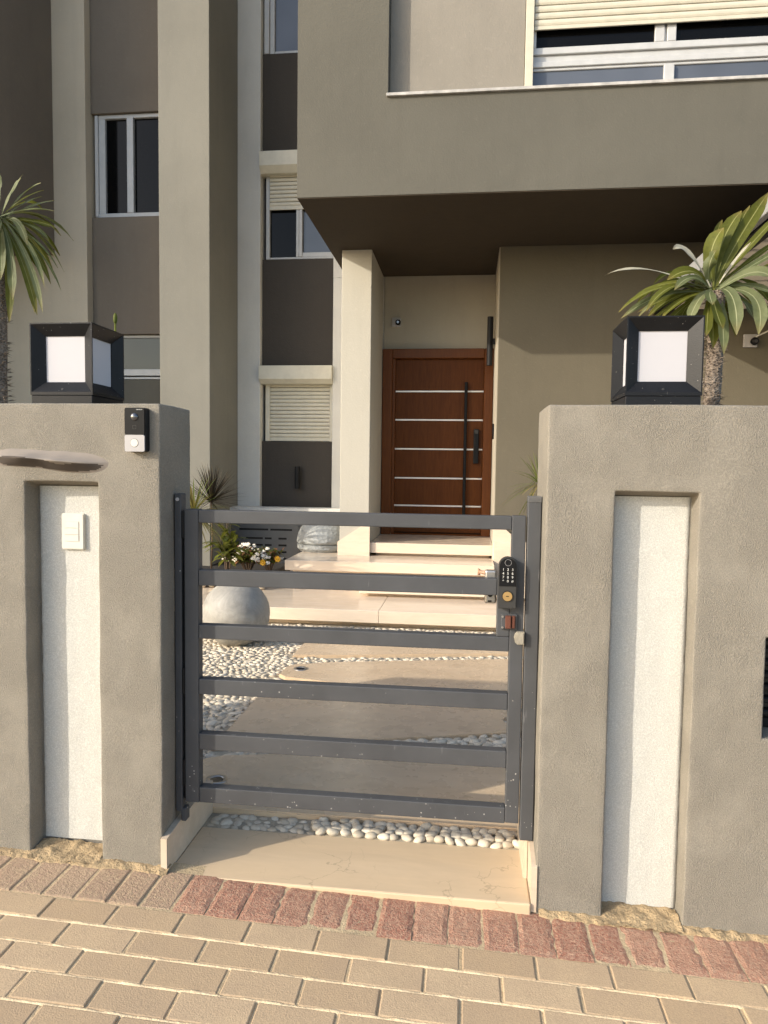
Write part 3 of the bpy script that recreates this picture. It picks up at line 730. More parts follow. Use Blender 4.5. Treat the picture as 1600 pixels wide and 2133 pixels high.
# ================================================================== LANTERNS
def lantern(x0, x1, y0, y1, zb, label):
    t = empty('square_lantern', ((x0 + x1) / 2, (y0 + y1) / 2, zb), label, 'lantern', 'square lanterns on top of the garden walls')
    box('base', x0 + .002, x1 - .002, y0 + .002, y1 - .002, zb, zb + .032, M_['lamp'], t, .002)
    z0, z1 = zb + .0325, zb + .270; cx, cy = (x0 + x1) / 2, (y0 + y1) / 2
    hx, hy = (x1 - x0) / 2, (y1 - y0) / 2; iw = .040; dp = .026; zi0, zi1 = z0 + .045, z1 - .040
    def P4(fc, u, z, d):      # fc face index, u along face -1..1 scaled
        if fc == 0: return (cx + u, y0 + d, z)
        if fc == 1: return (x1 - d, cy + u, z)
        if fc == 2: return (cx - u, y1 - d, z)
        return (x0 + d, cy - u, z)
    bm = bmesh.new(); pm = []
    for fc in range(4):
        h = hx if fc % 2 == 0 else hy; i_ = h - iw; lip = .004
        O = [bm.verts.new(P4(fc, *q, 0)) for q in ((-h, z0), (h, z0), (h, z1), (-h, z1))]
        L = [bm.verts.new(P4(fc, *q, 0)) for q in ((-h + lip, z0 + lip + .006), (h - lip, z0 + lip + .006), (h - lip, z1 - lip), (-h + lip, z1 - lip))]
        I = [bm.verts.new(P4(fc, *q, dp)) for q in ((-i_, zi0), (i_, zi0), (i_, zi1), (-i_, zi1))]
        I2 = [bm.verts.new(P4(fc, *q, dp + .004)) for q in ((-i_ + .001, zi0), (i_, zi0), (i_, zi1), (-i_, zi1))]
        for A, B in ((O, L), (L, I), (I, I2)):
            for k in range(4): bm.faces.new((A[k], A[(k + 1) % 4], B[(k + 1) % 4], B[k]))
        pm.append((fc, i_))
    T = [bm.verts.new(p) for p in ((x0, y0, z1), (x1, y0, z1), (x1, y1, z1), (x0, y1, z1))]; bm.faces.new(T)
    B_ = [bm.verts.new(p) for p in ((x0, y0, z0), (x1, y0, z0), (x1, y1, z0), (x0, y1, z0))]; bm.faces.new(B_[::-1])
    bmesh.ops.remove_doubles(bm, verts=bm.verts, dist=.0002); bmesh.ops.recalc_face_normals(bm, faces=bm.faces)
    obj('housing', bm, M_['lamp'], t)
    for fc, i_ in pm:
        bm = bmesh.new(); f = [P4(fc, *q, dp + .0035) for q in ((-i_ - .002, zi0 - .002), (i_ + .002, zi0 - .002), (i_ + .002, zi1 + .002), (-i_ - .002, zi1 + .002))]
        b = [P4(fc, *q, dp + .0065) for q in ((-i_ - .002, zi0 - .002), (i_ + .002, zi0 - .002), (i_ + .002, zi1 + .002), (-i_ - .002, zi1 + .002))]
        A = [bm.verts.new(p) for p in f]; Bv = [bm.verts.new(p) for p in b]; bm.faces.new(A); bm.faces.new(Bv[::-1])
        for k in range(4): bm.faces.new((A[k], Bv[k], Bv[(k + 1) % 4], A[(k + 1) % 4]))
        bmesh.ops.recalc_face_normals(bm, faces=bm.faces); obj('diffuser', bm, M_['opal'], t)
    bm = bmesh.new(); add_tube(bm, [(cx, y0 + .013, z0 + .016), (cx, y0 + .006, z0 + .020)], .004, 10); obj('screw', bm, M_['lockbody'], t)
    return t
lantern(-1.458, -1.238, 2.245, 2.465, 1.556, 'black square lantern on the left wall, next to the intercom')
lantern(.471, .695, 2.245, 2.465, 1.556, 'black square lantern on the right wall, in front of the spiny palm trunk')

# ================================================================== HOUSE
H = empty('house', (0, 8.2, 0), 'modern beige and brown house with an overhanging balcony behind the gate', 'house')
def hb(name, x0, x1, y0, y1, z0, z1, m, p=H, bev=.006): return box(name, x0, x1, y0, y1, z0, z1, M_[m], p, bev, 2)
M_['p1'] = paint_wall('left_bay_beige_paint', (.54, .465, .35, 1))
hb('wall', -10, -4.46, 8.0, 9.2, -.2, 9, 'p1')
hb('overhang', -10, -4.857, 6.85, 7.998, 3.80, 9, 'dark_left')
hb('wall_panel', -4.459, -3.2, 8.12, 9.2, 2.90, 4.262, 'dark_left')
hb('wall_panel', -4.459, -3.2, 8.12, 9.2, 5.445, 9, 'dark_left')
hb('wall_panel', -4.459, -3.2, 8.14, 9.2, -.2, 2.372, 'balcony')
hb('wall', -4.459, -3.2, 8.24, 9.2, 2.374, 5.44, 'beige')
hb('pilaster', -3.356, -2.790, 7.50, 9.2, -.2, 9, 'beige')
hb('wall', -2.790, -2.508, 8.43, 9.2, -.2, 9, 'beige_cool')
hb('wall', -1.620, -1.00, 8.43, 9.2, -.2, 3.597, 'beige_cool'); hb('wall', -1.620, -1.464, 8.43, 9.2, 3.598, 9, 'beige_cool', bev=0)
hb('wall', -2.508, -1.62, 8.62, 9.2, -.2, 9, 'dark')
for z0, z1 in ((.86, 1.667), (2.565, 3.845), (5.06, 6.235)):
    hb('wall_panel', -2.507, -1.6205, 8.51, 8.62, z0, z1, 'dark')
hb('column', -1.330, -1.018, 7.39, 8.429, .43, 3.60, 'white_col')
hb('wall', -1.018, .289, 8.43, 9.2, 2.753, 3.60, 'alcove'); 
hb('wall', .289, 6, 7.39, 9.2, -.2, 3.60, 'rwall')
hb('wall_return', .2795, .2885, 7.41, 8.429, .571, 3.598, 'alcove', bev=0)
# balcony mass
bm = bmesh.new(); add_prism(bm, [(-1.462, 3.606), (6, 3.606), (6, 4.386), (-.707, 4.386), (-.707, 9), (-1.462, 9)], 'y', 5.97, 9.2); obj('balcony', bm, M_['balcony'], H)
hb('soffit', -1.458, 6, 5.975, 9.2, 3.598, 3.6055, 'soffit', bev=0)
hb('loggia_wall', -.706, .398, 6.085, 9.2, 4.387, 9, 'inner')
hb('loggia_wall', .398, 6, 6.30, 9.2, 4.387, 9, 'dark')
hb('sill_cap', -.716, 6, 5.945, 6.084, 4.3865, 4.410, 'granite', bev=.002)
# upper right window with its roller shutter
def window(x0, x1, z0, z1, yf, fr, panes, mat='alu', dep=.05, name='window', label=None):
    """outer frame rails as one frame + panes [(x0,x1,z0,z1,mat)]"""
    t = empty(name, ((x0 + x1) / 2, yf, z0)); t.parent = H; t.location = Vector(((x0 + x1) / 2, yf, z0)) - WL[H.name]
    if label: t['label'] = label
    for b in fr: box('frame', *b[:2], yf + (b[4] if len(b) > 4 else 0), yf + dep, b[2], b[3], M_[mat], t, .004)
    for p in panes: box('pane', p[0], p[1], yf + dep * .55, yf + dep * .62, p[2], p[3], M_[p[4]], t, 0)
    return t
def shutter(x0, x1, z0, n, pitch, y, m='cream', botm=.03):
    t = empty('shutter', ((x0 + x1) / 2, y, z0)); t.parent = H; t.location = Vector(((x0 + x1) / 2, y, z0)) - WL[H.name]
    box('bottom_bar', x0, x1, y - .004, y + .010, z0, z0 + botm, M_[m], t, .002)
    bm = bmesh.new(); hh = pitch - .004
    pr = [(y + .008, 0), (y + .001, .003), (y - .004, hh * .35), (y - .004, hh * .65), (y + .001, hh - .003), (y + .008, hh)]
    add_prism(bm, pr, 'x', x0 + .002, x1 - .002)
    z = z0 + botm + .002
    first = obj('slat', bm, M_[m], t); first.location = Vector((0, 0, z)) - WL[t.name]; first.data.transform(Matrix.Translation(WL[t.name]))
    for k in range(1, n):
        c = first.copy(); COL.objects.link(c); c.parent = t; c.location = first.location + Vector((0, 0, k * pitch))
    bm = bmesh.new(); add_box(bm, x0, x1, y + .009, y + .013, z0, z0 + botm + n * pitch); obj('backing', bm, M_['dark'], t)
    return t
window(.466, 4.2, 4.41, 5.7, 6.13, [(.466, 4.2, 4.745, 4.800), (.466, 4.2, 4.645, 4.690), (.466, 4.2, 4.690, 4.745, .02), (.466, 4.2, 4.622, 4.645, .015), (1.505, 1.585, 4.41, 4.622), (1.425, 1.50, 4.800, 5.2, -.0), (1.52, 1.59, 4.800, 5.2, .0), (1.50, 1.52, 4.80, 5.2, .02), (.466, .490, 4.80, 5.2)],
       [(.466, 1.505, 4.41, 4.622, 'pane_blue'), (1.585, 4.2, 4.41, 4.622, 'pane_blue'), (.49, 1.425, 4.80, 5.2, 'pane_dark'), (1.59, 4.2, 4.80, 5.2, 'pane_dark')])
shutter(.470, 4.2, 4.925, 12, .054, 6.105)
boxes('guide_rail', [(.400, .465, 6.075, 6.13, 4.412, 9)], M_['cream'], H)
# left upper window
window(-4.425, -3.36, 4.275, 5.435, 8.16, [(-4.425, -4.385, 4.275, 5.435, -.02), (-4.384, -4.305, 4.315, 5.40), (-4.425, -3.3, 4.265, 4.314, -.01), (-4.035, -3.955, 4.315, 5.40, -.01), (-3.625, -3.59, 4.315, 5.40), (-4.385, -3.3, 5.40, 5.443)],
       [(-4.305, -4.035, 4.314, 5.40, 'pane_dark'), (-3.955, -3.625, 4.314, 5.40, 'pane_dark')], dep=.07)
# left lower window
window(-4.45, -3.36, 2.40, 2.885, 8.17, [(-4.45, -3.3, 2.42, 2.497), (-4.45, -3.3, 2.376, 2.400, -.02), (-4.45, -3.3, 2.868, 2.898, .01)], [(-4.45, -3.3, 2.497, 2.868, 'pane_green')], dep=.06)
# stair windows in the middle bay
window(-2.50, -1.63, 1.67, 2.40, 8.53, [(-2.47, -2.415, 1.668, 2.385), (-1.672, -1.622, 1.668, 2.385)], [], 'cream_sh', dep=.07)
shutter(-2.414, -1.673, 1.672, 14, .0465, 8.545, 'cream_sh', .045)
bm = bmesh.new(); add_prism(bm, [(8.37, 2.405), (8.37, 2.563), (8.60, 2.563), (8.60, 2.352), (8.43, 2.352)], 'x', -2.508, -1.6205); obj('shutter_box', bm, M_['cream_sh'], H)
window(-2.50, -1.63, 3.85, 4.42, 8.53, [(-2.465, -2.42, 3.848, 4.82, -.01), (-2.42, -1.62, 3.848, 3.872, -.01), (-2.095, -2.06, 3.872, 4.43, -.01), (-2.058, -2.02, 3.872, 4.43, -.015), (-2.02, -1.62, 3.872, 3.925, -.005), (-1.672, -1.625, 3.9, 4.43)],
       [(-2.42, -2.095, 3.872, 4.43, 'pane_dark'), (-2.02, -1.64, 3.925, 4.43, 'pane_blue')], dep=.07)
shutter(-2.418, -1.630, 4.428, 8, .0475, 8.515, 'cream_sh', .045)
bm = bmesh.new(); add_prism(bm, [(8.37, 4.895), (8.37, 5.058), (8.60, 5.058), (8.60, 4.822), (8.43, 4.822)], 'x', -2.508, -1.6205); obj('shutter_box', bm, M_['cream_sh'], H)
window(-2.50, -1.63, 6.24, 7.2, 8.53, [(-2.49, -2.43, 6.237, 7.6, -.02), (-2.425, -2.37, 6.237, 7.6), (-2.37, -1.62, 6.237, 6.27)], [(-2.37, -1.63, 6.27, 7.6, 'pane_blue')], 'alu', dep=.07)
# entrance door
def part_empty(name, loc):
    t = empty(name, loc); t.parent = H; t.location = Vector(loc) - WL[H.name]; return t
D = part_empty('entrance_door', (-.36, 8.42, .571))
for q in [(-1.012, -.896, 8.375, 8.50, .571, 2.752), (.172, .2785, 8.375, 8.50, .571, 2.752), (-.8955, .1715, 8.375, 8.50, 2.642, 2.752)]: boxes('door_frame', [q], M_['door_frame'], D, .006)
boxes('door_sill', [(-.8955, .1715, 8.40, 8.50, .5705, .588)], M_['door'], D, .003); boxes('door_core', [(-1.0, .27, 8.492, 8.56, .571, 2.752)], M_['dark'], D, 0)
boxes('door_stop', [(-.8955, -.862, 8.405, 8.50, .585, 2.641)], M_['door_frame'], D, .004)
zs_ = [2.265, 1.931, 1.588, 1.244, .916]
edges = [2.640] + zs_ + [.590]
for a, b in zip(edges[:-1], edges[1:]):
    box('door_panel', -.8615, .1710, 8.450, 8.490, b + .010, a - .010 if a != 2.640 else a, M_['door'], D, .003)
for z in zs_: box('inlay_strip', -.8615, .1710, 8.4465, 8.488, z - .009, z + .009, M_['strip'], D, .001)
bm = bmesh.new(); add_tube(bm, [(-.032, 8.395, .76), (-.032, 8.395, 2.365)], .019, 12); add_tube(bm, [(-.032, 8.395, 1.0), (-.032, 8.45, 1.0)], .010, 8); add_tube(bm, [(-.032, 8.395, 2.1), (-.032, 8.45, 2.1)], .010, 8)
obj('pull_bar', bm, M_['blackm'], D)
dl = box('door_lock', .065, .128, 8.405, 8.4495, 1.42, 1.825, M_['black'], D, .010, 2)
box('scanner', .073, .120, 8.395, 8.4045, 1.77, 1.82, M_['lockbody'], D, .003)

# ---------------- steps
ST = empty('entrance_steps', (-.5, 7, -.01), 'polished cream marble steps leading up to the front door', 'steps')
def slabstep(x0, x1, y0, y1, zt, th=.1, zb=0, tiles=None):
    """top slab with a small overhang, riser set back under it"""
    xs_ = tiles or [x0, x1]
    for a, b in zip(xs_[:-1], xs_[1:]): box('tread', a + .0008, b - .0008, y0, y1, zt - th, zt, M_['marble'], ST, .004, 2)
    box('riser', x0 + .06, x1 - .04, y0 + .10, y1 - .02, zb, zt - th - .0005, M_['marble'], ST, 0)
slabstep(-5.0, .9, 5.90, 8.43, .150, .105, -.011, [-5, -3.4, -2.42, -.72, .9])
slabstep(-.985, .62, 6.53, 7.2, .290, .105, .1505)
slabstep(-1.790, .279, 6.88, 8.429, .430, .100, .151)
slabstep(-1.010, .279, 7.41, 8.45, .570, .108, .4305)
box('pier_base', .283, 1.2, 7.30, 7.389, .1505, .62, M_['marble'], ST, .004)
bm = bmesh.new(); add_prism(bm, [(-1.348, .431), (-1.006, .431), (-1.006, .755), (-1.08, .755), (-1.348, .575)], 'y', 7.368, 7.389); obj('cladding', bm, M_['marble'], ST)
bm = bmesh.new(); add_prism(bm, [(.27, .431), (.60, .431), (.60, .58), (.40, .748), (.27, .748)], 'y', 7.340, 7.389); obj('cladding', bm, M_['marble'], ST)

# ---------------- meter cupboard under the stair windows
cb = empty('meter_cupboard', (-2.1, 8.2, .151), 'low dark grey metal cupboard with louvre slits under the stair windows', 'cupboard')
boxes('body', [(-2.81, -1.40, 8.20, 8.428, .1515, .835)], M_['cab'], cb, .003)
box('cap', -2.83, -1.34, 8.15, 8.429, .836, .872, M_['beige_cool'], cb, .003)
for x0, x1 in ((-2.785, -1.96), (-1.93, -1.42)):
    d = box('cupboard_door', x0, x1, 8.188, 8.1995, .18, .815, M_['cab'], cb, .003)
    ls = []
    for z in (.255, .335, .415, .495, .60):
        for a in ((.22, .47), (.50, .60), (.70, .82)) if z < .55 else ((.12, .55), (.58, .90)):
            ls.append((x0 + (x1 - x0) * a[0], x0 + (x1 - x0) * a[1], 8.1868, 8.1885, z, z + .022))
    for q in ls: boxes('slit', [q], M_['black'], d, 0)

# ---------------- fixtures on the house
def cyl_light(x, y, z0, z1, r_, label):
    t = empty('wall_light', (x, y, z0), label, 'wall light')
    bm = bmesh.new(); add_tube(bm, [(x, y, z0), (x, y, z1)], r_, 20); obj('tube', bm, M_['blackm'], t)
    return t
t = cyl_light(.222, 8.10, 2.515, 3.05, .033, 'long black tube light on the return wall right of the front door'); box('bracket', .25, .279, 8.08, 8.12, 2.75, 2.81, M_['blackm'], t, .002)
t = cyl_light(-2.045, 8.44, 1.095, 1.362, .032, 'short black tube light on the dark panel below the closed shutter'); box('bracket', -2.06, -2.03, 8.47, 8.509, 1.2, 1.26, M_['blackm'], t, .002)
def wall_cam(cx, y, cz, s, label, cable=False):
    t = empty('security_camera', (cx, y, cz), label, 'camera')
    box('junction_box', cx - s / 2, cx + s / 2, y - .03, y, cz - s / 2, cz + s / 2, M_['greyplastic'], t, .004)
    bm = bmesh.new(); bmesh.ops.create_uvsphere(bm, u_segments=16, v_segments=10, radius=s * .31); bmesh.ops.translate(bm, verts=bm.verts, vec=(cx + s * .22, y - .055, cz - s * .08)); obj('camera_ball', bm, M_['black'], t, smooth=True)
    bm = bmesh.new(); add_disc_y(bm, cx + s * .22, y - .055 - s * .31, cz - s * .10, s * .13, .01, 14); obj('lens', bm, M_['lens'], t)
    if cable: bm = bmesh.new(); add_tube(bm, [(cx, y - .035, cz), (cx + .05, y - .06, cz + .04), (cx + .2, y - .06, cz + .11), (cx + .6, y - .04, cz + .22)], .008, 6); obj('cable', bm, M_['plastic'], t, smooth=True)
wall_cam(-.86, 8.429, 3.065, .105, 'small security camera on a square box above the front door')
wall_cam(2.71, 7.389, 2.64, .125, 'security camera with a white cable on the wall under the slatted canopy', True)
bm = bmesh.new(); add_prism(bm, [(7.86 + .05 * math.cos(a) * .6, 1.77 + .085 * math.sin(a)) for a in [2 * math.pi * k / 18 for k in range(18)]], 'x', .262, .279)
tag(obj('doorbell', bm, M_['black'], loc=(.27, 7.86, 1.70)), 'oval black doorbell on the return wall right of the front door', 'doorbell')

# ---------------- slatted canopy
M_['beam'] = plain('grey_beam_paint', (.27, .27, .27, 1), .5)
pg = empty('slatted_canopy', (3.5, 5.8, 2.9), 'canopy of pale wooden slats with a grey edge beam on the right', 'canopy')
box('edge_beam', 1.75, 1.80, 3.9, 7.385, 2.915, 3.03, M_['beam'], pg, .004)
box('beam', 1.805, 1.93, 3.9, 7.385, 2.90, 3.02, M_['lamp'], pg, .004)
for k in range(16): box('slat', 1.932, 4.6, 3.95 + k * .212, 3.95 + k * .212 + .152, 2.93, 2.955, M_['slat'], pg, .003)
M_['roof'] = plain('dark_roof_sheet', (.02, .018, .02, 1), .8)
box('roof_sheet', 1.932, 4.6, 3.9, 7.385, 3.02, 3.035, M_['roof'], pg, 0)

# ---------------- spheres
bm = bmesh.new(); bmesh.ops.create_uvsphere(bm, u_segments=64, v_segments=40, radius=.256)
for v in bm.verts: v.co *= 1 + .010 * noise.noise(v.co * 6) + .004 * noise.noise(v.co * 18)
bmesh.ops.translate(bm, verts=bm.verts, vec=(-1.735, 5.22, .235)); tag(obj('stone_ball', bm, M_['concrete'], smooth=True, loc=(-1.735, 5.22, -.01)), 'large grey concrete ball resting on the white pebbles', 'ball')
dm = empty('stone_dome', (-1.585, 7.80, .431), 'grey half dome stone on the marble step beside the white column', 'stone')
bm = bmesh.new(); add_lathe(bm, (-1.585, 7.80, .431), [(0, 0), (.262, 0), (.290, .03), (.294, .072), (.27, .080), (0, .080)], 48); obj('base_ring', bm, M_['dome'], dm, smooth=False)
bm = bmesh.new(); add_lathe(bm, (-1.585, 7.80, .512), [(0, 0), (.27, 0), (.296, .012)] + [(.298 * math.cos(a), .018 + .285 * math.sin(a)) for a in [R(q) for q in range(4, 90, 6)]] + [(0, .303)], 48)
for v in bm.verts: v.co += (v.co - Vector((-1.585, 7.8, .5))) * .02 * noise.noise(v.co * 7)
obj('half_ball', bm, M_['dome'], dm, smooth=True)

# ---------------- downlights in the slabs
def downlight(x, y, r_, label):
    t = empty('ground_light', (x, y, .0195), label, 'ground light')
    bm = bmesh.new(); add_lathe(bm, (x, y, .0195), [(r_ * .62, -.002), (r_ * .68, .003), (r_ * .95, .0045), (r_, .0)], 32); obj('ring', bm, M_['steel'], t, smooth=True)
    bm = bmesh.new(); add_lathe(bm, (x, y, .0195), [(0, .001), (r_ * .60, .001), (r_ * .63, -.001)], 32); obj('glass', bm, M_['lens'], t)
downlight(-1.038, 2.86, .046, 'round steel ground light in the slab just behind the gate bars at left')
downlight(-1.074, 4.555, .046, 'round ground light in the third slab, nearest the concrete ball')
downlight(.262, 3.782, .046, 'round ground light half hidden by the right gate stile')

# ================================================================== PLANTS
def bez(p0, p1, p2, t): return p0 * (1 - t) ** 2 + p1 * 2 * t * (1 - t) + p2 * t * t
def add_leaf(bm, uvl, p0, p1, p2, w, n=10, fold=.25, prof=None, up=Vector((0, 0, 1)), face=None, curl=0, wav=0):
    p0, p1, p2 = Vector(p0), Vector(p1), Vector(p2); rows = []
    prof = prof or (lambda t: (math.sin(math.pi * min(1, t * .62 + .02)) ** 1.0) * min(1, (1 - t) * 5.5) ** .7 if t > .0 else .15)
    for i in range(n + 1):
        t = i / n; p = bez(p0, p1, p2, t); d = (bez(p0, p1, p2, min(1, t + .02)) - bez(p0, p1, p2, max(0, t - .02))).normalized()
        f = face if face is not None else up
        s = d.cross(f)
        if s.length < .05: s = d.cross(Vector((0, -1, 0)))
        s.normalize()
        if curl: s = Matrix.Rotation(curl * t, 3, d) @ s
        nn = s.cross(d); h = w / 2 * max(.03, prof(t)); ww = wav * math.sin(t * 14 + w * 900)
        q = [(-1, -fold * -1), (-.5, .10), (0, 0), (.5, .10), (1, fold)]
        rows.append([bm.verts.new(p + s * h * a + nn * h * b * (1 if nn.z > 0 else -1) + nn * ww * abs(a) * (1 if a > 0 else -1)) for a, b in q])
    for i in range(n):
        for k in range(4):
            f = bm.faces.new((rows[i][k], rows[i][k + 1], rows[i + 1][k + 1], rows[i + 1][k])); f.smooth = True
            for lp, (u, v) in zip(f.loops, ((k / 4, i / n), ((k + 1) / 4, i / n), ((k + 1) / 4, (i + 1) / n), (k / 4, (i + 1) / n))): lp[uvl].uv = (u, v)
def leaf_obj(name, parent, mat, *a, **k):
    bm = bmesh.new(); uvl = bm.loops.layers.uv.new('UVMap'); add_leaf(bm, uvl, *a, **k); return obj(name, bm, mat, parent)

def spiny_trunk(t, x, y, z0, z1, r0_, r1_, nsp, seed):
    rnd = random.Random(seed); bm = bmesh.new(); seg = 26; n = 70; rings = []
    for i in range(n + 1):
        z = z0 + (z1 - z0) * i / n; r_ = r0_ + (r1_ - r0_) * i / n
        rings.append([bm.verts.new((x + .006 * math.sin(z * 6 + seed) + (r_ * (1 + .10 * noise.noise(Vector((math.cos(a) * 3, math.sin(a) * 3, z * 42))))) * math.cos(a), y + r_ * math.sin(a) * (1 + .1 * noise.noise(Vector((math.sin(a) * 3, z * 40, seed)))), z)) for a in [2 * math.pi * k / seg for k in range(seg)]])
    for i in range(n):
        for k in range(seg): bm.faces.new((rings[i][k], rings[i][(k + 1) % seg], rings[i + 1][(k + 1) % seg], rings[i + 1][k]))
    bm.faces.new(rings[-1]); obj('trunk', bm, M_['trunk'], t, smooth=True)
    bm = bmesh.new()
    for i in range(nsp):
        z = rnd.uniform(z0 + .3, z1); f = (z - z0) / (z1 - z0); r_ = r0_ + (r1_ - r0_) * f; a = rnd.uniform(0, 2 * math.pi)
        for q in range(3):
            aa = a + rnd.uniform(-.5, .5); L = rnd.uniform(.012, .030)
            c = Vector((x + r_ * .95 * math.cos(a), y + r_ * .95 * math.sin(a), z)); d = Vector((math.cos(aa), math.sin(aa), rnd.uniform(-.35, .4))).normalized()
            u_ = d.orthogonal().normalized(); v_ = d.cross(u_)
            B = [bm.verts.new(c + (u_ * math.cos(g_) + v_ * math.sin(g_)) * .0019) for g_ in (0, 2.1, 4.2)]; T = bm.verts.new(c + d * (L + .004))
            for k in range(3): bm.faces.new((B[k], B[(k + 1) % 3], T))
    tag(obj('spine', bm, M_['spine'], t), kind='stuff')
# crowns: (control dx,dz), (tip dx,dz), width, depth offset of the tip, material
def crown(t, c, leaves, seed, extra, tr, exr):
    rnd = random.Random(seed); c = Vector(c)
    for (cx_, cz_, tx, tz, w, dy, mt) in leaves:
        p0 = c + Vector((.012 * (1 if tx > 0 else -1) * rnd.random(), rnd.uniform(-.012, .012), rnd.uniform(-.01, .012)))
        face = Vector((-.25 * tx, -1.0, .55)) if abs(tx) < .16 and tz < 0 else Vector((0, -.75, .8))
        leaf_obj('leaf', t, M_[mt], p0, c + Vector((cx_, dy * .5, cz_)), c + Vector((tx, dy, tz)), w, face=face, n=12, wav=.0015, curl=rnd.uniform(-.5, .5))
    for k in range(extra):
        a = rnd.uniform(exr[0], exr[1]); L = rnd.uniform(.22, .34); e = rnd.uniform(-.5, .9)
        d = Vector((math.cos(a), math.sin(a), 0)); p1 = c + d * L * .5 + Vector((0, 0, L * (.30 + .4 * e))); p2 = c + d * L * (1.0 - .25 * abs(e)) + Vector((0, 0, L * (e * .75 - .25)))
        leaf_obj('leaf', t, M_[rnd.choice(('palm_leaf', 'palm_leaf2'))], c, p1, p2, rnd.uniform(.028, .040), n=10, wav=.0015)
G_, Y_, Dr = 'palm_leaf2', 'palm_leaf', 'dry_leaf'
K = .00186     # metres per photo pixel at the palms' distance
def L_(cx_, cy_, ctrl, tip, w, dy=0, m=G_):
    return ((ctrl[0] - cx_) * K, (cy_ - ctrl[1]) * K, (tip[0] - cx_) * K, (cy_ - tip[1]) * K, w * K * .92, dy, m)
pr = empty('spiny_palm', (.885, 2.75, .0), 'madagascar palm with a spiny trunk and broad leaves behind the right wall', 'palm')
spiny_trunk(pr, .885, 2.75, -.01, 2.015, .040, .026, 620, 3)
rp = lambda ctrl, tip, w, dy=0, m=G_: L_(1482, 606, ctrl, tip, w, dy, m)
crown(pr, (.868, 2.745, 2.018), [
    rp((1525, 510), (1592, 410), 30, .06, Y_), rp((1490, 500), (1541, 446), 30, .05, Y_), rp((1462, 530), (1500, 486), 36, .0, Y_),
    rp((1530, 540), (1612, 452), 18, .02, Y_), rp((1550, 560), (1615, 525), 15, .0, G_), rp((1555, 572), (1612, 545), 11, .05, Y_),
    rp((1555, 555), (1582, 590), 30, -.05, G_), rp((1565, 590), (1592, 612), 17, .0, G_), rp((1585, 590), (1560, 698), 28, -.06, G_),
    rp((1525, 590), (1517, 700), 28, -.08, G_), rp((1484, 640), (1480, 724), 25, -.05, Y_), rp((1466, 612), (1470, 644), 22, -.09, G_),
    rp((1450, 545), (1392, 590), 28, -.04, Y_), rp((1350, 535), (1281, 569), 7, .03, Dr), rp((1425, 505), (1400, 532), 13, -.04, Dr),
    rp((1380, 570), (1305, 648), 16, -.02, Y_), rp((1390, 590), (1314, 656), 15, .02, G_), rp((1400, 568), (1354, 650), 20, -.05, Y_),
    rp((1415, 600), (1362, 656), 16, .0, Y_), rp((1425, 612), (1385, 662), 16, -.03, Y_), rp((1440, 620), (1402, 668), 15, .02, Y_),
    rp((1452, 615), (1432, 672), 22, -.06, G_), rp((1462, 560), (1476, 540), 28, -.07, G_), rp((1550, 625), (1604, 664), 17, -.02, Y_),
    rp((1530, 630), (1540, 690), 18, .05, Y_), rp((1510, 560), (1545, 520), 7, -.03, Dr), rp((1440, 590), (1350, 640), 14, .06, Y_),
    rp((1500, 570), (1560, 520), 16, .07, Y_), rp((1505, 625), (1525, 675), 18, .04, Y_), rp((1510, 520), (1562, 430), 20, .08, Y_), rp((1470, 650), (1464, 700), 22, -.07, Y_), rp((1500, 640), (1497, 735), 22, -.07, G_), rp((1478, 640), (1490, 690), 24, -.09, Y_), rp((1480, 520), (1512, 455), 20, .09, Y_), rp((1400, 560), (1330, 625), 14, .05, Y_), rp((1410, 580), (1340, 660), 13, -.04, G_), rp((1430, 600), (1372, 668), 13, .07, Y_), rp((1545, 600), (1572, 655), 20, .05, G_), rp((1495, 650), (1503, 712), 20, .02, Y_), rp((1560, 540), (1620, 500), 14, .06, Y_), rp((1440, 560), (1400, 615), 18, -.08, G_)], 5, 16, None, (.2, 2.9))
pl_ = empty('spiny_palm', (-1.915, 2.75, .0), 'madagascar palm with grey green leaves behind the left wall, cut by the picture edge', 'palm')
spiny_trunk(pl_, -1.925, 2.75, -.01, 2.30, .052, .030, 800, 8)
lp = lambda ctrl, tip, w, dy=0, m=G_: L_(-2, 458, ctrl, tip, w, dy, m)
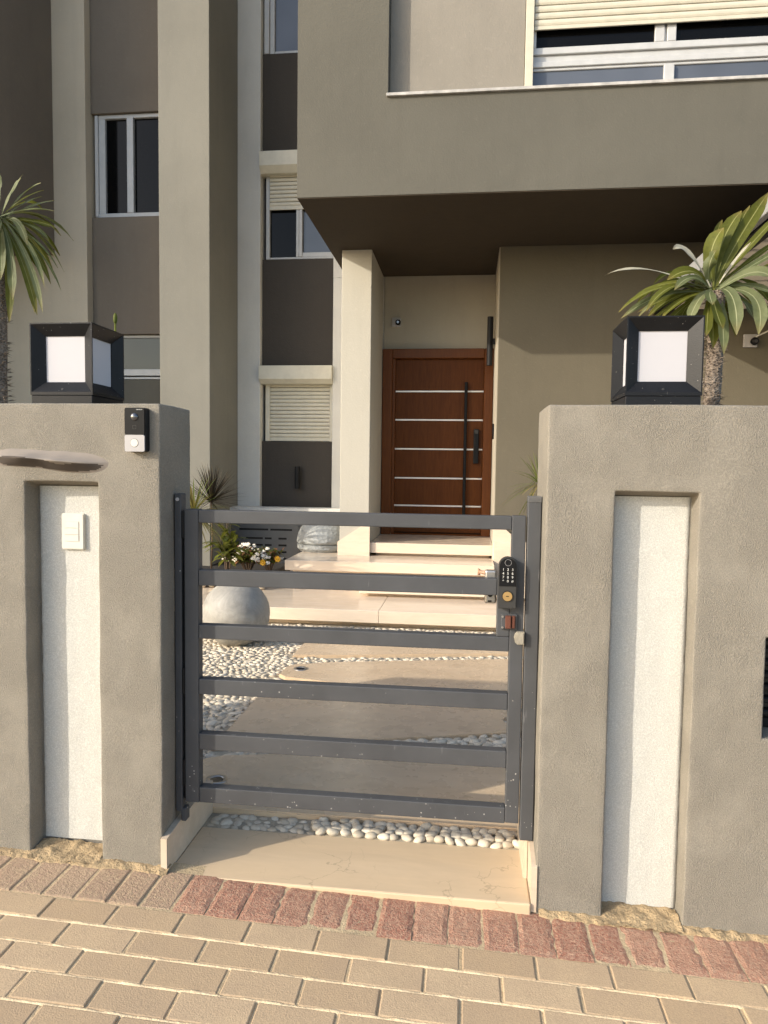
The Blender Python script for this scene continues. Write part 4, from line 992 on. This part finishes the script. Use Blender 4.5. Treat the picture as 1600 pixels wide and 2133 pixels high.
crown(pl_, (-1.909, 2.745, 2.345), [
    lp((20, 405), (47, 357), 9, .03), lp((30, 400), (61, 377), 16, -.02), lp((50, 400), (99, 384), 15, .0), lp((55, 415), (115, 406), 12, -.03),
    lp((60, 425), (116, 414), 10, .04), lp((70, 435), (137, 450), 18, -.03), lp((75, 450), (127, 478), 13, .02, Y_), lp((60, 450), (104, 470), 16, .05, Y_),
    lp((70, 455), (105, 500), 14, .03), lp((60, 455), (82, 524), 17, -.05), lp((90, 490), (128, 562), 6, .02), lp((85, 500), (110, 608), 11, -.02),
    lp((105, 520), (129, 610), 5, .04), lp((80, 530), (108, 664), 15, -.03), lp((60, 530), (92, 668), 18, -.02, Y_), lp((55, 540), (70, 660), 18, .03, Y_),
    lp((40, 540), (38, 686), 19, -.05, Y_), lp((45, 520), (50, 640), 22, -.06, G_), lp((25, 540), (18, 678), 16, .0, Y_), lp((25, 500), (26, 600), 20, -.07, G_),
    lp((15, 480), (18, 540), 22, -.09, G_), lp((2, 520), (-10, 640), 20, -.05, G_), lp((35, 420), (80, 400), 13, .06), lp((10, 405), (-5, 350), 16, .0),
    lp((-5, 410), (2, 365), 12, -.04), lp((50, 470), (60, 600), 17, .05, Y_), lp((-40, 420), (-120, 470), 18, -.03), lp((-40, 470), (-90, 610), 18, -.02),
    lp((-30, 500), (-50, 650), 18, -.04), lp((-45, 410), (-100, 380), 15, .03), lp((40, 480), (78, 570), 14, .06, Y_), lp((65, 480), (95, 590), 13, .07, Y_)], 11, 16, None, (.6, 4.4))
# a bud rising behind the lantern
bm = bmesh.new(); bmesh.ops.create_uvsphere(bm, u_segments=10, v_segments=8, radius=.010); bmesh.ops.scale(bm, verts=bm.verts, vec=(.8, .8, 2.2)); bmesh.ops.translate(bm, verts=bm.verts, vec=(-1.37, 2.66, 1.925))
add_tube(bm, [(-1.37, 2.66, -.01), (-1.375, 2.66, 1.0), (-1.37, 2.66, 1.91)], [.006, .005, .004], 6)
tag(obj('cactus_bud', bm, M_['croton'], smooth=True, loc=(-1.37, 2.66, -.01)), 'tip of a slim yellow green plant peeping over the left lantern', 'plant')

def rosette(name, c, z0, n, L, w, mats, label, seed, spread=(-.3, 1.3), az=(0, 6.283), droop=.25, stem=.02):
    rnd = random.Random(seed); c = Vector(c); t = empty(name, (c.x, c.y, z0), label, 'plant')
    bm = bmesh.new(); add_tube(bm, [(c.x, c.y, z0), (c.x + .01, c.y, (z0 + c.z) / 2), tuple(c)], [stem, stem * .9, stem * .8], 8); obj('stem', bm, M_['twig'], t, smooth=True)
    for k in range(n):
        a = rnd.uniform(*az); e = rnd.uniform(*spread); l = L * rnd.uniform(.7, 1.05)
        d = Vector((math.cos(a) * math.cos(e), math.sin(a) * math.cos(e), math.sin(e)))
        p1 = c + d * l * .55; p2 = c + d * l - Vector((0, 0, l * droop * rnd.uniform(.3, 1.2) * math.cos(e)))
        leaf_obj('leaf', t, M_[rnd.choice(mats)], c + d * .01, p1, p2, w * rnd.uniform(.8, 1.1), n=6, fold=.3, prof=lambda t_: min(1, .5 + t_) * (1 - t_) ** .6 + .02)
    return t
rosette('dracaena', (-2.60, 7.02, .99), .30, 130, .42, .018, ('drac_leaf',), 'dark spiky dracaena beside the left gate jamb', 21, (-.35, 1.45), droop=.12, stem=.009)
rosette('dracaena', (-2.44, 6.15, .93), .0, 110, .44, .020, ('drac_gold', 'drac_gold', 'drac_green'), 'golden green dracaena in front of the dark spiky one', 22, (-.9, 1.4), droop=.5, stem=.01)
rosette('dracaena', (.50, 5.0, 1.26), -.01, 75, .30, .013, ('drac_green', 'drac_green', 'drac_gold'), 'thin leaved green dracaena peeping out beside the right jamb', 23, (-.9, 1.4), droop=.5)

# planting bed with croton like shrub and flowers
bed = empty('planting_bed', (-2.9, 7.1, .151), 'low planting bed of dark soil edged with white stones left of the steps', 'planting bed')
bm = bmesh.new(); add_box(bm, -4.2, -1.98, 6.78, 7.9, .1512, .26, .03, 2)
for v in bm.verts: v.co.z += .02 * noise.noise(v.co * 6)
obj('soil', bm, M_['soil'], bed)
M_['white_stone'] = plain('white_edging_stone', (.74, .73, .70, 1), .6)
for k in range(20):
    x = -3.6 + k * .085; o = inst('edging_stone', PM[k % 8], bed, (x, 6.735 + random.uniform(-.02, .02), .185), (0, 0, random.uniform(0, 3)), (.045, .036, .032))
def shrub(name, c, h, n, L, w, mats, label, seed, rad=.16, twigs=9, cat='plant', flower=None, nf=0, z0=.2):
    rnd = random.Random(seed); c = Vector(c); t = empty(name, (c.x, c.y, z0), label, cat)
    bm = bmesh.new(); tips = []
    for k in range(twigs):
        a = rnd.uniform(0, 6.28); r_ = rad * rnd.uniform(.2, 1); e = Vector((c.x + r_ * math.cos(a), c.y + r_ * math.sin(a), z0 + h * rnd.uniform(.6, 1)))
        m_ = Vector((c.x + r_ * .4 * math.cos(a), c.y + r_ * .4 * math.sin(a), z0 + h * .4)); add_tube(bm, [(c.x, c.y, z0 - .03), m_, e], [.008, .006, .004], 5); tips.append((m_, e))
    obj('twig', bm, M_['twig'], t, smooth=True)
    for k in range(n):
        m_, e = rnd.choice(tips); p = m_.lerp(e, rnd.uniform(.1, 1.05)); a = rnd.uniform(0, 6.28); el_ = rnd.uniform(-.3, 1.1)
        d = Vector((math.cos(a) * math.cos(el_), math.sin(a) * math.cos(el_), math.sin(el_))); l = L * rnd.uniform(.6, 1.1)
        leaf_obj('leaf', t, M_[rnd.choice(mats)], p, p + d * l * .5 + Vector((0, 0, .01)), p + d * l - Vector((0, 0, l * .25)), w * rnd.uniform(.7, 1.1), n=4, fold=.15)
    return t, rnd
shrub('leafy_shrub', (-2.26, 6.55, .5), .70, 130, .20, .052, ('croton', 'shrub_leaf', 'croton'), 'tall shrub with broad yellow green leaves behind the gate', 31, .13, z0=.15)
def flowers(c, rad, h, n, seed, label, nfl, ny_, z0):
    t, rnd = shrub('flowering_plant', c, h, n, .075, .030, ('shrub_leaf', 'shrub_leaf', 'croton', 'rust_leaf'), label, seed, rad, 16, 'flowers', z0=z0)
    bmw = None
    for k in range(nfl):
        a = rnd.uniform(0, 6.28); r_ = rad * 1.15 * rnd.random() ** .5; p = Vector((c[0] + r_ * math.cos(a), c[1] + r_ * math.sin(a), z0 + h * (.95 - .55 * (r_ / rad) ** 2 * .8) + rnd.uniform(-.01, .05)))
        yel = k < ny_; bm = bmesh.new()
        if yel:
            p = Vector((c[0] + (-.02 if k == 0 else .13), c[1] - rad * 1.0, z0 + h * (.52 + .15 * k)))
            for q in range(11):
                b = 2 * math.pi * q / 11; u_ = Vector((math.cos(b), 0, math.sin(b))); s_ = Vector((-math.sin(b), 0, math.cos(b)))
                v4 = [bm.verts.new(p + u_ * .006), bm.verts.new(p + u_ * .022 + s_ * .006 + Vector((0, -.004, 0))), bm.verts.new(p + u_ * .036), bm.verts.new(p + u_ * .022 - s_ * .006 + Vector((0, -.004, 0)))]; bm.faces.new(v4)
            bmesh.ops.create_icosphere(bm, subdivisions=1, radius=.009, matrix=Matrix.Translation(p))
        else:
            for q in range(7):
                cc = p + Vector((rnd.uniform(-.018, .018), rnd.uniform(-.018, .018), rnd.uniform(-.006, .012)))
                for s_ in range(4):
                    b = s_ * 1.57 + rnd.random(); u_ = Vector((math.cos(b), math.sin(b) * .6 - .3, math.sin(b))).normalized() * .010; w_ = u_.cross(Vector((0, -1, .4))).normalized() * .006
                    bm.faces.new([bm.verts.new(cc), bm.verts.new(cc + u_ + w_), bm.verts.new(cc + u_ * 1.25), bm.verts.new(cc + u_ - w_)])
        obj('blossom', bm, M_['flower_yellow' if yel else 'flower_white'], t)
flowers((-2.20, 6.98, .3), .22, .28, 560, 41, 'mound of small white blossoms on the left side of the bed', 34, 0, .27)
flowers((-1.98, 6.98, .3), .15, .26, 300, 42, 'flowering plant with white blossoms and two yellow daisies', 15, 2, .27)

# unseen block added beyond the left edge to shade the left bay
nb = empty('shade_block', (-8, 6.2, -.1), 'plain unseen block added left of the view to shade the left bay', 'house')
box('wall', -12, -5.95, 5.8, 6.8, -.2, 9.5, M_['beige'], nb)
